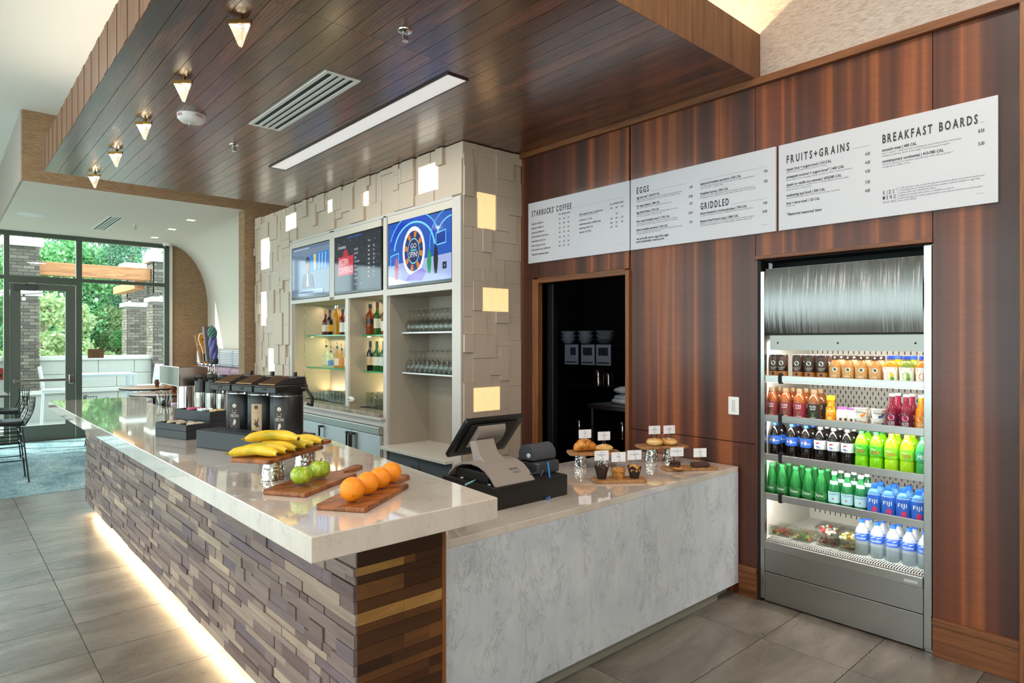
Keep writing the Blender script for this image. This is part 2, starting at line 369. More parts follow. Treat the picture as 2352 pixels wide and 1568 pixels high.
# ---- wood wall with the doorway and the fridge bay
DY0, DY1, DZ = 3.04, 3.985, 2.15
mb = MB(); mb.box(3.93, -3.6, 0, 4.05, 1.03, 3.3); mb.box(3.93, 1.03, 2.165, 4.05, 2.0, 3.3); mb.box(3.93, 2.0, 0, 4.05, DY0, 3.3)
mb.box(3.93, DY0, DZ, 4.05, DY1, 3.3); mb.box(3.93, DY1, 0, 4.05, 8.9, 3.3)
wr = struct(mb.build('wall_right', M['wallwood']))
def panel(y0, z0, y1, z1): MB().box(3.9, y0, z0, 3.93, y1, z1).build('panel', M['wallwood'], wr)
panel(.666, .19, 1.031, 3.268); panel(1.035, 2.187, 2.011, 3.268); panel(2.0, .19, 2.0145, 2.185); panel(2.015, .99, 3.004, 3.268); panel(2.015, .19, 2.125, .985); panel(2.127, 0, 3.004, .985); panel(3.0225, 2.2, 4.0, 3.268)
panel(4.002, 2.2, 4.215, 3.268); panel(4.057, 0, 4.215, 2.198); panel(-1.2, .19, .598, 3.268); panel(-3.5, .19, -1.205, 3.268)
struct(MB().box(3.94, -3.6, 3.3, 4.05, 8.9, 4.22).build('wall_right', M['linen'])).name = 'wall_right_upper'
struct(MB().box(3.865, -3.5, 3.27, 3.95, 4.215, 3.316).build('trim_3', M['trimwood'], bevel=.003))
struct(MB().box(3.86, .598, 0, 3.935, .664, 3.27).build('trim_4', M['trimwood_v'], bevel=.003))
struct(MB().box(3.88, 1.031, 2.165, 3.935, 2.013, 2.187).build('trim_5', M['trimwood'], bevel=.002))
for nm, y0, y1 in (('baseboard_right', .664, 1.031), ('baseboard_right', 2.0, 2.122), ('baseboard_right', -3.5, .598)):
    b = struct(MB().box(3.882, y0, 0, 3.935, y1, .16).build(nm, M['trimwood'], bevel=.003)); MB().box(3.876, y0, .16, 3.935, y1, .198).build('cap_rail', M['trimwood'], b, bevel=.004)
mb = MB(); mb.box(3.875, 3.006, 0, 4.06, DY0, DZ+.035); mb.box(3.875, DY1, 0, 4.06, 4.055, DZ+.035); d1 = struct(mb.build('door_1', M['trimwood_v'], bevel=.004))
MB().box(3.875, DY0, DZ, 4.06, DY1, DZ+.046).build('header', M['trimwood'], d1, bevel=.004)
MB().box(3.99, DY1-.075, 0, 4.04, DY1-.002, DZ).build('door_edge', P('#15171a', .3), d1, bevel=.003)
MB().box(3.985, DY1-.079, 0, 4.0, DY1-.074, DZ).build('metal_edge', M['nickel'], d1)
# pantry seen through the doorway
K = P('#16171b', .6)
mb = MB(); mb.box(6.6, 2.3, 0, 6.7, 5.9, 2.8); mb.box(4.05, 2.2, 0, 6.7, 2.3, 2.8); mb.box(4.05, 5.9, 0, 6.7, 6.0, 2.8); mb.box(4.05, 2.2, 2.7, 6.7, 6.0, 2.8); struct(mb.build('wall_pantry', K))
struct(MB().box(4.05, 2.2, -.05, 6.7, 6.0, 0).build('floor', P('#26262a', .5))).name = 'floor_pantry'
# ---- window wall with the glazed door
fr = MB()
A0, A1, ZT = 13.05, 13.15, 3.43
for x0, x1 in ((.80, .872), (1.765, 1.85), (3.12, 3.2)): fr.box(x0, A0, 0, x1, A1, ZT)
fr.box(-4.6, A0, 0, 3.2, A1, .05) if 0 else None
for x0, x1 in ((-4.6, .80), (1.85, 3.12)):
    fr.box(x0, A0, 0, x1, A1, .14); fr.box(x0, A0, 2.655, x1, A1, 2.715); fr.box(x0, A0, 3.36, x1, A1, ZT)
for k in range(4): fr.box(-4.6+1.35*k, A0, 0, -4.52+1.35*k, A1, ZT)
fr.box(.872, A0, 2.6, 1.765, A1, 2.715); fr.box(.872, A0, 3.36, 1.765, A1, ZT)
win = struct(fr.build('window_1', M['alu'], bevel=.004))
for x0, z0, x1, z1 in ((1.85, .14, 3.12, 2.655), (1.85, 2.715, 3.12, 3.36), (.872, 2.715, 1.765, 3.36), (-.55, .14, .80, 2.655), (-.55, 2.715, .80, 3.36), (-4.6, .14, -.55, 2.655), (-4.6, 2.715, -.55, 3.36)):
    MB().box(x0, 13.096, z0, x1, 13.104, z1).build('glass_pane', M['pane'], win)
struct(MB().box(-4.6, A0, ZT, .70, A1, 4.22).build('wall_far', M['white'])).name = 'wall_far_upper'
mb = MB(); x0, x1, z1 = .88, 1.757, 2.59
mb.box(x0, 13.065, .012, x0+.135, 13.115, z1); mb.box(x1-.14, 13.065, .012, x1, 13.115, z1); mb.box(x0+.135, 13.065, .012, x1-.14, 13.115, .262); mb.box(x0+.135, 13.065, 2.49, x1-.14, 13.115, z1)
d2 = struct(mb.build('door_2', M['alu_door'], bevel=.003))
MB().box(x0+.13, 13.087, .25, x1-.13, 13.093, 2.5).build('glass_pane', M['pane'], d2)
mb = MB(); mb.box(.93, 13.0, .985, 1.68, 13.035, 1.03); mb.box(.915, 12.99, .975, .95, 13.066, 1.04)
pb = mb.build('push_bar', M['nickel'], d2, bevel=.004); MB().box(1.655, 12.985, .94, 1.725, 13.066, 1.09).build('latch_case', M['chrome'], pb, bevel=.008)
MB().box(.92, 13.01, 2.475, 1.22, 13.064, 2.56).build('door_closer', P('#474a45', .4), d2, bevel=.006)
MB().tube([(1.08, 13.03, 2.567), (1.1, 12.96, 2.6), (1.42, 13.03, 2.585)], .011, 6).build('closer_arm', M['nickel'], d2)
MB().box(.872, 13.04, 0, 1.765, 13.17, .012).build('threshold', P('#6e5a3e', .4, .6), d2)
# ---- dropped wood soffit: tray, ceiling planks, upright fascia boards
mb = MB(); mb.box(.80, 2.02, 3.332, 3.94, 7.745, 3.36); sof = struct(mb.build('ceiling', P('#2a1a12', .6))); sof.name = 'ceiling_soffit'
NX = 29; pw = (3.935-.785)/NX
for i in range(NX):
    xa = .785+i*pw
    for y0, y1 in ((2.0, 3.13), (3.13, 6.79), (6.79, 7.758)):
        if 3.235 < xa+pw*.5 and y0 > 6: y1 = 7.758
        MB().box(xa+.0014, y0+.0008, 3.316, xa+pw-.0014, y1-.0008, 3.331).build('plank', M['soffit'], sof)
nb = 28; w = (3.935-.785)/nb
for i in range(nb): MB().box(.785+i*w+.0008, 2.0, 3.317, .785+(i+1)*w-.0008, 2.018+.002*(i % 2), 3.613).build('fascia_board', M['fascia'], sof)
nb = 62; w = (7.758-2.02)/nb
for i in range(nb): MB().box(.785-.003*(i % 3 == 1), 2.02+i*w+.001, 3.318, .80, 2.02+(i+1)*w-.001, 3.62).build('fascia_board', M['fascia'], sof)
# cove strip lights lying in the tray, washing the upper wall and the high ceiling
mb = MB(); mb.box(3.0, 2.3, 3.36, 3.7, 2.34, 3.385); mb.build('cove_strip', P('#fff0d0', .5, emis=6, eh='#ffcf8a'), sof)
lamp('cove_light', 'AREA', (3.3, 2.35, 3.40), 40, (1, .74, .42), (R(180), 0, 0), shape='RECTANGLE', size=.9, size_y=.1)
lamp('cove_light', 'AREA', (1.0, 5.0, 3.40), 24, (1, .86, .68), (R(180), 0, 0), shape='RECTANGLE', size=.1, size_y=5)
# ================================================================== fittings in the soffit and the low ceiling
CR = NT('crystal'); CR.fin('#ffffff', .03); CR.p.inputs['Transmission Weight'].default_value = 1; CR.p.inputs['IOR'].default_value = 1.5
CR.p.inputs['Emission Color'].default_value = (1, .86, .6, 1); CR.p.inputs['Emission Strength'].default_value = .22
for k in range(5):
    y = 3.40+1.0225*k
    t = thing('crystal_downlight', 'faceted crystal wedge light with bronze collar under the wood soffit, %s from the window end' % ORD[4-k], 'ceiling light', (1.17, y, 3.316), R(-42), 'crystal lights in a line under the soffit')
    tri = [(-.062, -.03), (.062, -.03), (.062, -.012), (.01, .06), (-.01, .06), (-.062, -.012)]
    MB().prism(tri, -.04, -.022).build('collar', M['brass'], t)
    sm = [(a*.86, b*.86) for a, b in tri]; tp = [(a*.14, b*.14) for a, b in tri]
    MB().prism(tp, -.15, -.043, top=sm).build('crystal', CR.m, t)
    MB().lathe([(.012, -.022), (.012, 0)], 10).build('stem', M['brass'], t)
    MB().ball((0, 0, -.03), .013, 8, 6).build('bulb', P('#fff3dc', .5, emis=30, eh='#ffdca8'), t)
    lamp('crystal_glow', 'POINT', (1.17, y, 3.283), 7, (1, .78, .5), shadow_soft_size=.02)
def vent(name, label, x0, y0, x1, y1, z, ns):
    t = thing(name, label, 'air vent', ((x0+x1)/2, (y0+y1)/2, z)); w, h = (x1-x0)/2, (y1-y0)/2; b = .028
    mb = MB(); mb.box(-w, -h, -.008, -w+b, h, 0); mb.box(w-b, -h, -.008, w, h, 0); mb.box(-w+b, -h, -.008, w-b, -h+b, 0); mb.box(-w+b, h-b, -.008, w-b, h, 0); mb.build('frame', P('#eceae6', .45), t, bevel=.002)
    MB().box(-w+b, -h+b, -.001, w-b, h-b, 0).build('backing', P('#1b2533', .6), t)
    p = 2*(w-b)/ns
    for i in range(1, ns): MB().box(-w+b+i*p-p*.24, -h+b, -.009, -w+b+i*p+p*.24, h-b, -.001).build('slat', P('#e4e2de', .45), t)
vent('slot_vent', 'long white four-slot air vent set in the dark plank soffit', 1.781, 3.70, 2.022, 5.01, 3.316, 4)
vent('slot_vent', 'white slotted air vent in the low plaster ceiling by the windows', 1.82, 10.6, 2.02, 12.02, 3.43, 4)
t = thing('linear_panel_light', 'long white rectangular light panel recessed in the wood soffit', 'ceiling light', (2.445, 4.67, 3.316))
MB().box(-.075, -1.43, -.006, .075, 1.43, 0).build('diffuser', P('#f4f0ee', .4, emis=.45), t); mb = MB()
for x0, y0, x1, y1 in ((-.084, -1.44, -.075, 1.44), (.075, -1.44, .084, 1.44), (-.075, -1.44, .075, -1.43), (-.075, 1.43, .075, 1.44)): mb.box(x0, y0, -.010, x1, y1, 0)
mb.build('frame', P('#3a332f', .4), t)
lamp('panel_glow', 'AREA', (2.445, 4.67, 3.305), 20, SOFT, shape='RECTANGLE', size=.14, size_y=2.8)
t = thing('fire_alarm_strobe', 'round white fire alarm with red lettering and clear strobe on the soffit', 'fire alarm', (1.403, 5.112, 3.316))
MB().lathe([(.04, -.055), (.075, -.05), (.095, -.03), (.098, 0)], 28).build('housing', P('#ece6e2', .4), t, smooth=40)
MB().lathe([(.0, -.088), (.02, -.084), (.03, -.07), (.032, -.05)], 16).build('strobe_lens', M['glass'], t, smooth=40)
for a0 in (-72, -160):
    mb = MB(); text(mb, 'FIRE', 0, 0, .02, sx=1.1, align='C', fn=lambda a, z, q=R(a0): (.0985*math.cos(q+a/.098), .0985*math.sin(q+a/.098), -.03+z))
    mb.build('lettering', P('#b3343a', .5), t)
def sprinkler(x, y, z, label):
    t = thing('fire_sprinkler', label, 'sprinkler', (x, y, z))
    MB().lathe([(.022, -.012), (.038, -.006), (.04, 0)], 20).build('escutcheon', M['chrome'], t, smooth=40)
    mb = MB(); mb.tube([(.012, 0, -.01), (.012, 0, -.05)], .004, 6); mb.tube([(-.012, 0, -.01), (-.012, 0, -.05)], .004, 6); mb.lathe([(.004, -.05), (.004, -.015)], 6); mb.build('yoke', M['chrome'], t)
    MB().lathe([(.018, -.058), (.018, -.054)], 14).build('deflector', M['chrome'], t)
sprinkler(1.874, 2.95, 3.316, 'chrome fire sprinkler in the soffit, closest to the upper wallpaper wall')
sprinkler(1.881, 5.63, 3.316, 'chrome fire sprinkler in the soffit between strobe and light panel')
sprinkler(2.281, 11.23, 3.43, 'small chrome fire sprinkler in the low plaster ceiling')
t = thing('ceiling_speaker', 'round white speaker grille flush in the low plaster ceiling', 'speaker', (.994, 11.25, 3.43)); MB().lathe([(.15, -.006), (.155, 0)], 32).build('grille', P('#f0f1f1', .6), t)
for k, y in enumerate((10.17, 11.19, 12.28)):
    t = thing('recessed_downlight', 'small square recessed downlight in the low ceiling, %s from the wallpaper bulkhead' % ORD[k], 'ceiling light', (2.785, y, 3.43), 0, 'downlights in the low ceiling')
    mb = MB(); mb.box(-.07, -.07, -.004, .07, -.05, 0); mb.box(-.07, .05, -.004, .07, .07, 0); mb.box(-.07, -.05, -.004, -.05, .05, 0); mb.box(.05, -.05, -.004, .07, .05, 0); mb.build('trim_ring', P('#efece6', .5), t)
    MB().box(-.05, -.05, -.002, .05, .05, 0).build('lens', P('#fff6e6', .5, emis=6, eh='#ffe2b0'), t)
    lamp('downlight_glow', 'SPOT', (2.785, y, 3.41), 40, WARM, spot_size=R(95), spot_blend=.6, shadow_soft_size=.05)
t = thing('dome_camera', 'small white dome security camera in the ceiling corner by the windows', 'camera', (3.12, 12.9, 3.43))
MB().lathe([(.05, -.05), (.065, -.03), (.065, 0)], 20).build('housing', P('#efefec', .4), t, smooth=40); MB().ball((0, 0, -.045), .042, 14, 8).build('dome_lens', M['blackgloss'], t, smooth=60)
# ================================================================== outdoors
struct(MB().box(-12, 13.15, -.12, 16, 19.9, -.02).build('ground', M['pavers'])).name = 'ground_patio'
struct(MB().box(-40, 19.9, -.5, 60, 80, -.06).build('ground', P('#6f7a45', .9))).name = 'ground_verge'
BR = NT('brick_clay'); r = BR.rnd(); BR.fin(BR.ramp(r, [(0, '#4f4841'), (.35, '#5e564d'), (.7, '#6b6258'), (1, '#7d7468')]), .8); M['brick'] = BR.m
bm_ = MB().box(0, 0, 0, .186, .02, .058).build('brick', M['brick']); brick_me = bm_.data; bpy.data.objects.remove(bm_)
def pillar(name, label, x, y, zbase, ztop, zband, w=.6, d=.62):
    t = thing(name, label, 'pillar', (x, y, 0), 0, 'brick pillars on the patio')
    MB().box(.021, .021, zbase, w-.021, d-.021, ztop).build('mortar_core', P('#837e77', .9), t)
    cap = P('#c9c8c2', .7)
    for nm, z0, z1, e in (('top_cap', ztop-.02, ztop+.16, .07), ('band', zband, zband+.11, .05), ('foot_cap', zbase-.08, zbase+.005, .05)): MB().box(-e, -e, z0, w+e, d+e, z1).build(nm, cap, t, bevel=.008)
    if zbase > .1: MB().box(-.02, -.02, -.02, w+.02, d+.02, zbase-.08).build('block_foot', M['concrete'], t, bevel=.006)
    z = zbase+.005; k = 0; mb = MB()
    while z < ztop-.04:
        if not zband-.06 < z < zband+.11:
            for side in (0, 1):
                L = w if side == 0 else d; off = -.098 if k % 2 else 0; q = off
                while q < L-.02:
                    a, b = max(q, 0), min(q+.186, L); sx = (b-a)/.186
                    if sx > .1:
                        if k < 40 and name == 'brick_pillar':
                            inst('brick', brick_me, t, (a, 0, z) if side == 0 else (.02, L-b if 0 else a, z), (sx, 1, 1) if side == 0 else (sx, 1, 1), 0 if side == 0 else PI/2)
                        else:
                            mb.box(a, 0, z, b, .02, z+.058) if side == 0 else mb.box(0, a, z, .02, b, z+.058)
                    q += .196
        z += .068; k += 1
    if mb.v: tag(mb.build('brickwork', M['brick'], t), kind='stuff')
pillar('brick_pillar', 'grey brick pillar seen through the glazed door, white bands', 1.03, 16.45, .62, 3.62, 2.58, .56)
pillar('brick_pillar', 'grey brick pillar beside the end of the patio wall, under the beam end', 3.70, 16.45, .05, 3.5, 2.56)
pillar('brick_pillar', 'brick pillar farthest back, beyond the patio wall behind the other pillar', 3.71, 19.24, .05, 3.55, 2.56)
pw_ = thing('patio_wall', 'low white block wall with a coping closing the patio', 'wall', (1.6, 16.62, 0))
MB().box(0, 0, -.02, 2.1, .3, 1.24).build('wall_core', P('#bdbbb3', .8), pw_)
for (x0, x1, z0, z1) in [(a, b, z, z+.30) for z, off in ((.64, 0), (.945, .35)) for a, b in zip([0]+[off+.7*i for i in range(1, 3)], [off+.7*i for i in range(1, 3)]+[2.1])]:
    MB().box(x0+.004, -.025, z0+.003, x1-.004, .0, z1-.003).build('block', M['concrete'], pw_, bevel=.006)
for i in range(3): MB().box(.7*i+.004, -.16, -.02, .7*i+.696, .0, .55).build('block', M['concrete'], pw_, bevel=.006)
MB().box(-.02, -.2, .55, 2.1, .0, .635).build('low_coping', P('#b9b8b2', .7), pw_, bevel=.01); MB().box(-.02, -.06, 1.24, 2.12, .34, 1.335).build('coping', P('#bebdb7', .7), pw_, bevel=.015)
pwl = thing('patio_wall', 'low block wall running on behind the door frame', 'wall', (-4, 16.62, 0)); MB().box(0, 0, -.02, 5.02, .3, 1.24).build('wall_core', M['concrete'], pwl); MB().box(0, -.06, 1.24, 5.0, .34, 1.335).build('coping', P('#bebdb7', .7), pwl, bevel=.015)
M['pine'] = wood('pine_beam', [(.3, '#a8683f'), (.5, '#bd8557'), (.62, '#9c603c'), (.8, '#caa070')], (.7, 5, 9), .6, 0, 0, .2, (5, 60, 60), None, 2.5)
b = thing('timber_beam', 'long pale timber beam spanning between the brick pillars', 'beam', (1.60, 16.62, 3.05)); MB().box(0, 0, 0, 2.09, .2, .28).build('beam', M['pine'], b, bevel=.01)
b = thing('timber_beam', 'short crosswise timber beam end under the long pale beam', 'beam', (3.40, 16.85, 2.86)); MB().box(0, 0, 0, .2, 2.4, .19).build('beam', M['pine'], b, bevel=.01)
t = thing('string_lights', 'sagging black cord of white bulbs strung across the patio', 'string lights', (0, 0, 0))
pts = [(.3+.12*i, 15.6, 2.72-.16*math.sin(PI*((i*.12) % 1.7)/1.7)) for i in range(30)]
MB().tube(pts, .007, 5).build('cord', M['black'], t)
for i in range(3, 30, 5):
    x, y, z = pts[i]; s_ = MB().lathe([(.018, -.06), (.018, 0)], 8, None, x, y, z).build('socket', M['black'], t); MB().ball((x, y, z-.09), (.032, .032, .038), 10, 8).build('bulb', P('#f4f1e6', .3), s_, smooth=60)
def bar_table(loc, label):
    t = thing('patio_table', label, 'table', loc); wm = P('#b4c0c8', .4)
    MB().box(-.52, -.36, .95, .52, .36, 1.0).build('tabletop', wm, t, bevel=.006)
    for sx in (-1, 1):
        for sy in (-1, 1): MB().box(sx*.49-.03, sy*.33-.03, -.02, sx*.49+.03, sy*.33+.03, .95).build('leg', wm, t)
def bar_chair(loc, rz, label):
    t = thing('patio_chair', label, 'chair', loc, rz, 'white chairs at the patio table'); wm = P('#c4ccd0', .45)
    MB().box(-.21, -.22, .69, .21, .22, .73).build('seat', wm, t, bevel=.01)
    mb = MB(); mb.at(0, .2, .73, rx=R(-8)); mb.box(-.21, -.015, .06, .21, .015, .44); mb.build('backrest', wm, t, bevel=.01)
    for sx in (-1, 1):
        for sy in (-1, 1): MB().tube([(sx*.19, sy*.2, .70), (sx*.21, sy*.23, -.02)], .016, 6).build('leg', P('#c5d0d6', .4), t)
    for sx in (-1, 1): MB().tube([(sx*.19, .2, .7), (sx*.19, .26, 1.15)], .014, 6).build('back_post', P('#c5d0d6', .4), t)
bar_table((2.52, 15.2, 0), 'tall white metal table on the patio outside the glass')
bar_chair((3.32, 15.3, 0), R(-80), 'white tall chair tucked at the far end of the patio table')
bar_chair((1.72, 15.1, 0), R(80), 'white tall chair half hidden behind the door stile')
b = thing('lamp_post', 'slim white lamp post standing before the trees', 'lamp post', (5.2, 33, -.06)); MB().lathe([(.22, 0), (.2, .5), (.07, .55), (.06, 7.0)], 12).build('pole', P('#eceff0', .4), b, smooth=40); MB().box(-.6, -.12, 7.0, .1, .12, 7.12).build('lamp_head', P('#dadddd', .4), b)
def leafmat(nm, a, b_, c): n = NT(nm); f = n.ramp(n.rnd(), [(0, a), (.5, b_), (1, c)]); n.fin(f, .6); tl = n.n('ShaderNodeBsdfTranslucent'); n.l(f, tl.inputs[0]); mx = n.n('ShaderNodeMixShader'); mx.inputs[0].default_value = .4; n.l(n.p.outputs[0], mx.inputs[1]); n.l(tl.outputs[0], mx.inputs[2]); n.l(mx.outputs[0], n.out.inputs[0]); return n.m
LF = [leafmat('pine_leaf', '#34634c', '#558a6c', '#86b294'), leafmat('broad_leaf', '#4f8a56', '#74ad70', '#a3cc94'), leafmat('pale_leaf', '#7f9f6a', '#a9bb86', '#c9d0a8')]
BK = P('#8d8072', .9)
def tree_mesh(seed, h, r0, n, kind, base):
    rg = random.Random(seed); mb = MB(); cl = []
    for i in range(26 if kind != 2 else 34):
        z = base+(h-base)*rg.random()**.9; rr = r0*(1-((z-base)/(h-base))**1.6*.75)*(.35+.65*rg.random()); a = rg.random()*2*PI
        cl.append((rr*math.cos(a), rr*math.sin(a), z, r0*(.22+.22*rg.random())))
    for i in range(n):
        cx, cy, cz, cr = rg.choice(cl); d = Vector((rg.gauss(0, 1), rg.gauss(0, 1), rg.gauss(0, .8))).normalized()*cr*rg.random()**.4; p = Vector((cx, cy, cz))+d
        s_ = .05+.06*rg.random(); u = Vector((rg.gauss(0, 1), rg.gauss(0, 1), rg.gauss(0, 1))).normalized(); w_ = u.orthogonal().normalized()
        mb.add([tuple(p-u*s_), tuple(p+w_*s_*.6), tuple(p+u*s_), tuple(p-w_*s_*.6)], [(0, 1, 2, 3)])
    f = mb.build('foliage', LF[kind]).data; bpy.data.objects.remove(bpy.data.objects['foliage'])
    tb = MB(); tb.tube([(0, 0, -.1), (.05, .03, h*.5), (0, .08, h*.93)], [.16*r0/1.6, .1*r0/1.6, .02], 7)
    for c in cl[:9]: tb.tube([(0, .03, max(c[2]-.9, base*.6)), (c[0]*.6, c[1]*.6, c[2]-.25), (c[0], c[1], c[2])], [.04, .03, .01], 5)
    tr = tb.build('trunk', BK).data; bpy.data.objects.remove(bpy.data.objects['trunk']); return f, tr
TM = [tree_mesh(1, 11, 2.3, 9500, 0, 3.2), tree_mesh(2, 13, 2.0, 8000, 0, 5.0), tree_mesh(3, 5.5, 2.1, 10000, 1, .3), tree_mesh(4, 3.2, 1.2, 4000, 2, .2), tree_mesh(5, 2.6, 1.0, 5000, 1, .1), tree_mesh(6, 9, 2.6, 9000, 1, 2.0)]
LAB = ['tall dark green pine with a bushy crown beyond the patio', 'tall slender pine with a bare lower trunk beyond the patio', 'broad leafy green shrub-like tree beyond the patio wall', 'pale bare-twigged shrub behind the patio wall', 'small round bright green bush behind the patio wall', 'full mid green leafy tree beyond the patio']
rg = random.Random(5); spots = []
for i in range(36):
    row = i % 3; y = (29, 37, 46)[row]+rg.random()*4; t_ = (i//3+rg.random()*.8)/14.5; x = y*(-.06+.40*t_); k = rg.choice([1, 1, 2, 2, 2, 2] if row else [2, 2, 3, 3, 4, 3]); spots.append((x, y, k))
for (x, y, k) in spots+[(5.9, 25.5, 4), (2.6, 26, 3), (3.6, 27, 3), (6.1, 30.5, 1), (4.05, 33, 0), (5.8, 33.5, 0), (6.75, 33, 0), (7.9, 39, 0)]:
    t = thing('tree' if k not in (3, 4) else 'bush', LAB[k], 'tree' if k not in (3, 4) else 'bush', (x, y, -.1), rg.random()*6, 'woodland beyond the patio: '+('trees', 'slender pines', 'leafy trees', 'pale shrubs', 'green bushes', 'full trees')[k])
    s_ = (.70 if k == 0 else .42+.2*rg.random()) if k in (0, 1, 5) else (.75+.3*rg.random()); t.scale = (s_*(.62 if k == 0 else 1), s_*(.62 if k == 0 else 1), s_); tag(inst('foliage', TM[k][0], t, (0, 0, 0)), kind='stuff'); inst('trunk', TM[k][1], t, (0, 0, 0))
# ================================================================== bar island
XF, YE, YB, ZB0, ZB1 = 1.085, 2.023, 7.43, .095, 1.013
bar = thing('bar_counter', 'bar base clad in uneven walnut blocks with a glowing toe kick', 'bar', (0, 0, 0))
MB().prism([(XF+.012, YE+.006), (1.462, YE+.006), (1.462, 3.0), (1.42, 5.2), (1.42, YB-.012), (XF+.012, YB-.012)], ZB0, ZB1).build('carcass', P('#3a2c22', .6), bar)
MB().box(XF+.10, YE+.10, 0, 1.40, YB-.10, ZB0).build('toe_kick', P('#e8e2d6', .5), bar)
MB().box(XF+.05, YE+.12, ZB0-.016, XF+.065, YB-.12, ZB0-.002).build('light_strip', P('#fff0d0', .5, emis=10, eh='#ffd9a0'), bar)
lamp('toe_light', 'AREA', (XF+.055, (YE+YB)/2, ZB0-.018), 22, (1, .78, .48), (0, R(8), 0), shape='RECTANGLE', size=.03, size_y=YB-YE-.3)
lamp('toe_light', 'AREA', (1.28, YE+.055, ZB0-.018), .8, (1, .78, .48), (0, 0, 0), shape='RECTANGLE', size=.3, size_y=.03)
rg = random.Random(3); rows = []; z = ZB0
while z < ZB1-.02:
    h = rg.choice([.038, .044, .05, .056, .03]); 
    if ZB1-z-h < .03: h = ZB1-z
    rows.append((z, z+h)); z += h
cand = []
for (z0, z1) in rows:
    y = YE
    while y < YB:
        L = rg.choice([.08, .12, .17, .22, .28, .36, .44])*(.85+.3*rg.random()); y1 = min(y+L, YB)
        if YB-y1 < .06: y1 = YB
        dp = rg.choice([0, .002, .004, .0065, .009])
        cand.append((y, y1, z0, z1, dp)); y = y1
cand.sort(key=lambda c: -((c[1]-c[0])*(c[3]-c[2])/(c[0]**2)))
uc = MB().box(0, 0, 0, 1, 1, 1).build('veneer_block', M['veneer']); cube_me = uc.data; bpy.data.objects.remove(uc)
g = .0012
for c in cand[:300]: inst('veneer_block', cube_me, bar, (XF-c[4], c[0]+g, c[2]+g), (.012+c[4], c[1]-c[0]-2*g, c[3]-c[2]-2*g))
mb = MB()
for c in cand[300:]: mb.box(XF-c[4], c[0]+g, c[2]+g, XF+.012, c[1]-g, c[3]-g)
tag(mb.build('small_veneer_blocks', M['veneer'], bar), kind='stuff')
rg = random.Random(8)
for (z0, z1) in rows:
    x = XF+.006
    cuts = sorted(rg.sample([.08, .14, .19, .24, .3], rg.choice([0, 1, 1, 2])))
    xs = [x]+[x+c for c in cuts]+[1.452]
    for a, b in zip(xs, xs[1:]): MB().box(a+.0004, YE-.001*rg.random(), z0+.0006, b-.0004, YE+.008, z1-.0006).build('veneer_strip', M['walnut_dark'], bar)
MB().box(1.4525, YE-.002, ZB0, 1.47, YE+.03, ZB1).build('edge_strip', M['trimwood_v'], bar)
# quartz bar top (tapering plan, wider where the coffee stands)
slab = [(.790, 1.733), (1.487, 1.733), (1.576, 2.594), (1.712, 3.90), (1.75, 4.35), (1.70, 5.0), (1.455, 5.95), (1.43, 6.62), (1.56, 6.95), (1.56, 7.325), (.776, 7.325)]
tag(MB().prism(slab, 1.0135, 1.09).build('quartz_worktop', M['quartz'], bevel=.003), 'long pale quartz bar top with a thick edge, coffee and fruit standing on it', 'countertop')
# service counter clad in quartz
sc = thing('service_counter', 'low quartz service counter with the cash register and pastries', 'counter', (0, 0, 0))
MB().box(1.474, 2.122, .80, 3.882, 2.97, .833).build('top', M['quartz'], sc, bevel=.002)
MB().box(1.474, 2.122, .078, 3.882, 2.152, .80).build('front_panel', M['quartz_front'], sc)
MB().box(1.56, 2.152, .078, 1.60, 2.97, .80).build('side_panel', M['quartz_front'], sc)
MB().box(1.62, 2.20, 0, 3.875, 2.95, .80).build('carcass', P('#8c8982', .5), sc)
MB().box(1.60, 2.135+.03, 0, 3.70, 2.20, .078).build('toe_kick', P('#8f8b82', .35), sc)

# ================================================================== media wall: cabinet with screens, niches and tile cladding
XC = 3.235; mc = thing('media_cabinet', 'pale built-in bar wall with three screens, bottle niches and raised square panels', 'cabinet', (0, 0, 0))
GW, FW = M['greige'], P('#d3cbc4', .4)
mb = MB()
mb.box(3.255, 7.66, 0, 3.94, 8.87, 3.312); mb.box(3.255, 4.24, 2.86, 3.94, 7.66, 3.312); mb.box(3.72, 4.30, 0, 3.93, 7.66, 2.86); mb.box(3.30, 4.232, 0, 3.93, 4.30, 2.86)
mb.build('carcass', P('#a99c8d', .6), mc)
F = MB(); x0, x1 = XC, XC+.025
def fr_(y0, z0, y1, z1): F.box(x0, y0, z0, x1, y1, z1)
fr_(4.245, 0, 4.364, 2.86); fr_(5.419, 0, 5.484, 2.86); fr_(7.645, .80, 7.70, 2.86); fr_(6.52, 2.13, 6.63, 2.86); fr_(5.484, 2.10, 6.52, 2.146); fr_(6.63, 2.10, 7.645, 2.146); fr_(4.364, 2.085, 5.419, 2.146); fr_(4.364, 2.845, 7.645, 2.875)
fr_(6.195, .96, 6.262, 2.10); fr_(5.484, .812, 7.645, .90)
F.build('face_frame', FW, mc, bevel=.002)
mb = MB()  # niche linings
mb.box(3.26, 5.40, .55, 3.72, 5.419, 2.86); mb.box(3.26, 5.484, .55, 3.72, 5.50, 2.86); mb.box(3.26, 7.60, .80, 3.72, 7.66, 2.86); mb.box(3.26, 6.20, .94, 3.72, 6.255, 2.10)
mb.box(3.26, 5.484, 2.10, 3.72, 7.645, 2.13); mb.box(3.26, 4.30, 2.09, 3.72, 5.419, 2.13); mb.box(3.26, 4.30, .6, 3.72, 4.364, 2.09); mb.build('niche_lining', P('#b3a695', .55), mc)
for y0, y1 in ((4.364, 5.403), (5.525, 6.52), (6.63, 7.645)): MB().box(XC+.002, y0, 2.775, XC+.02, y1, 2.843).build('screen_valance', P('#d9cfc2', .45), mc)
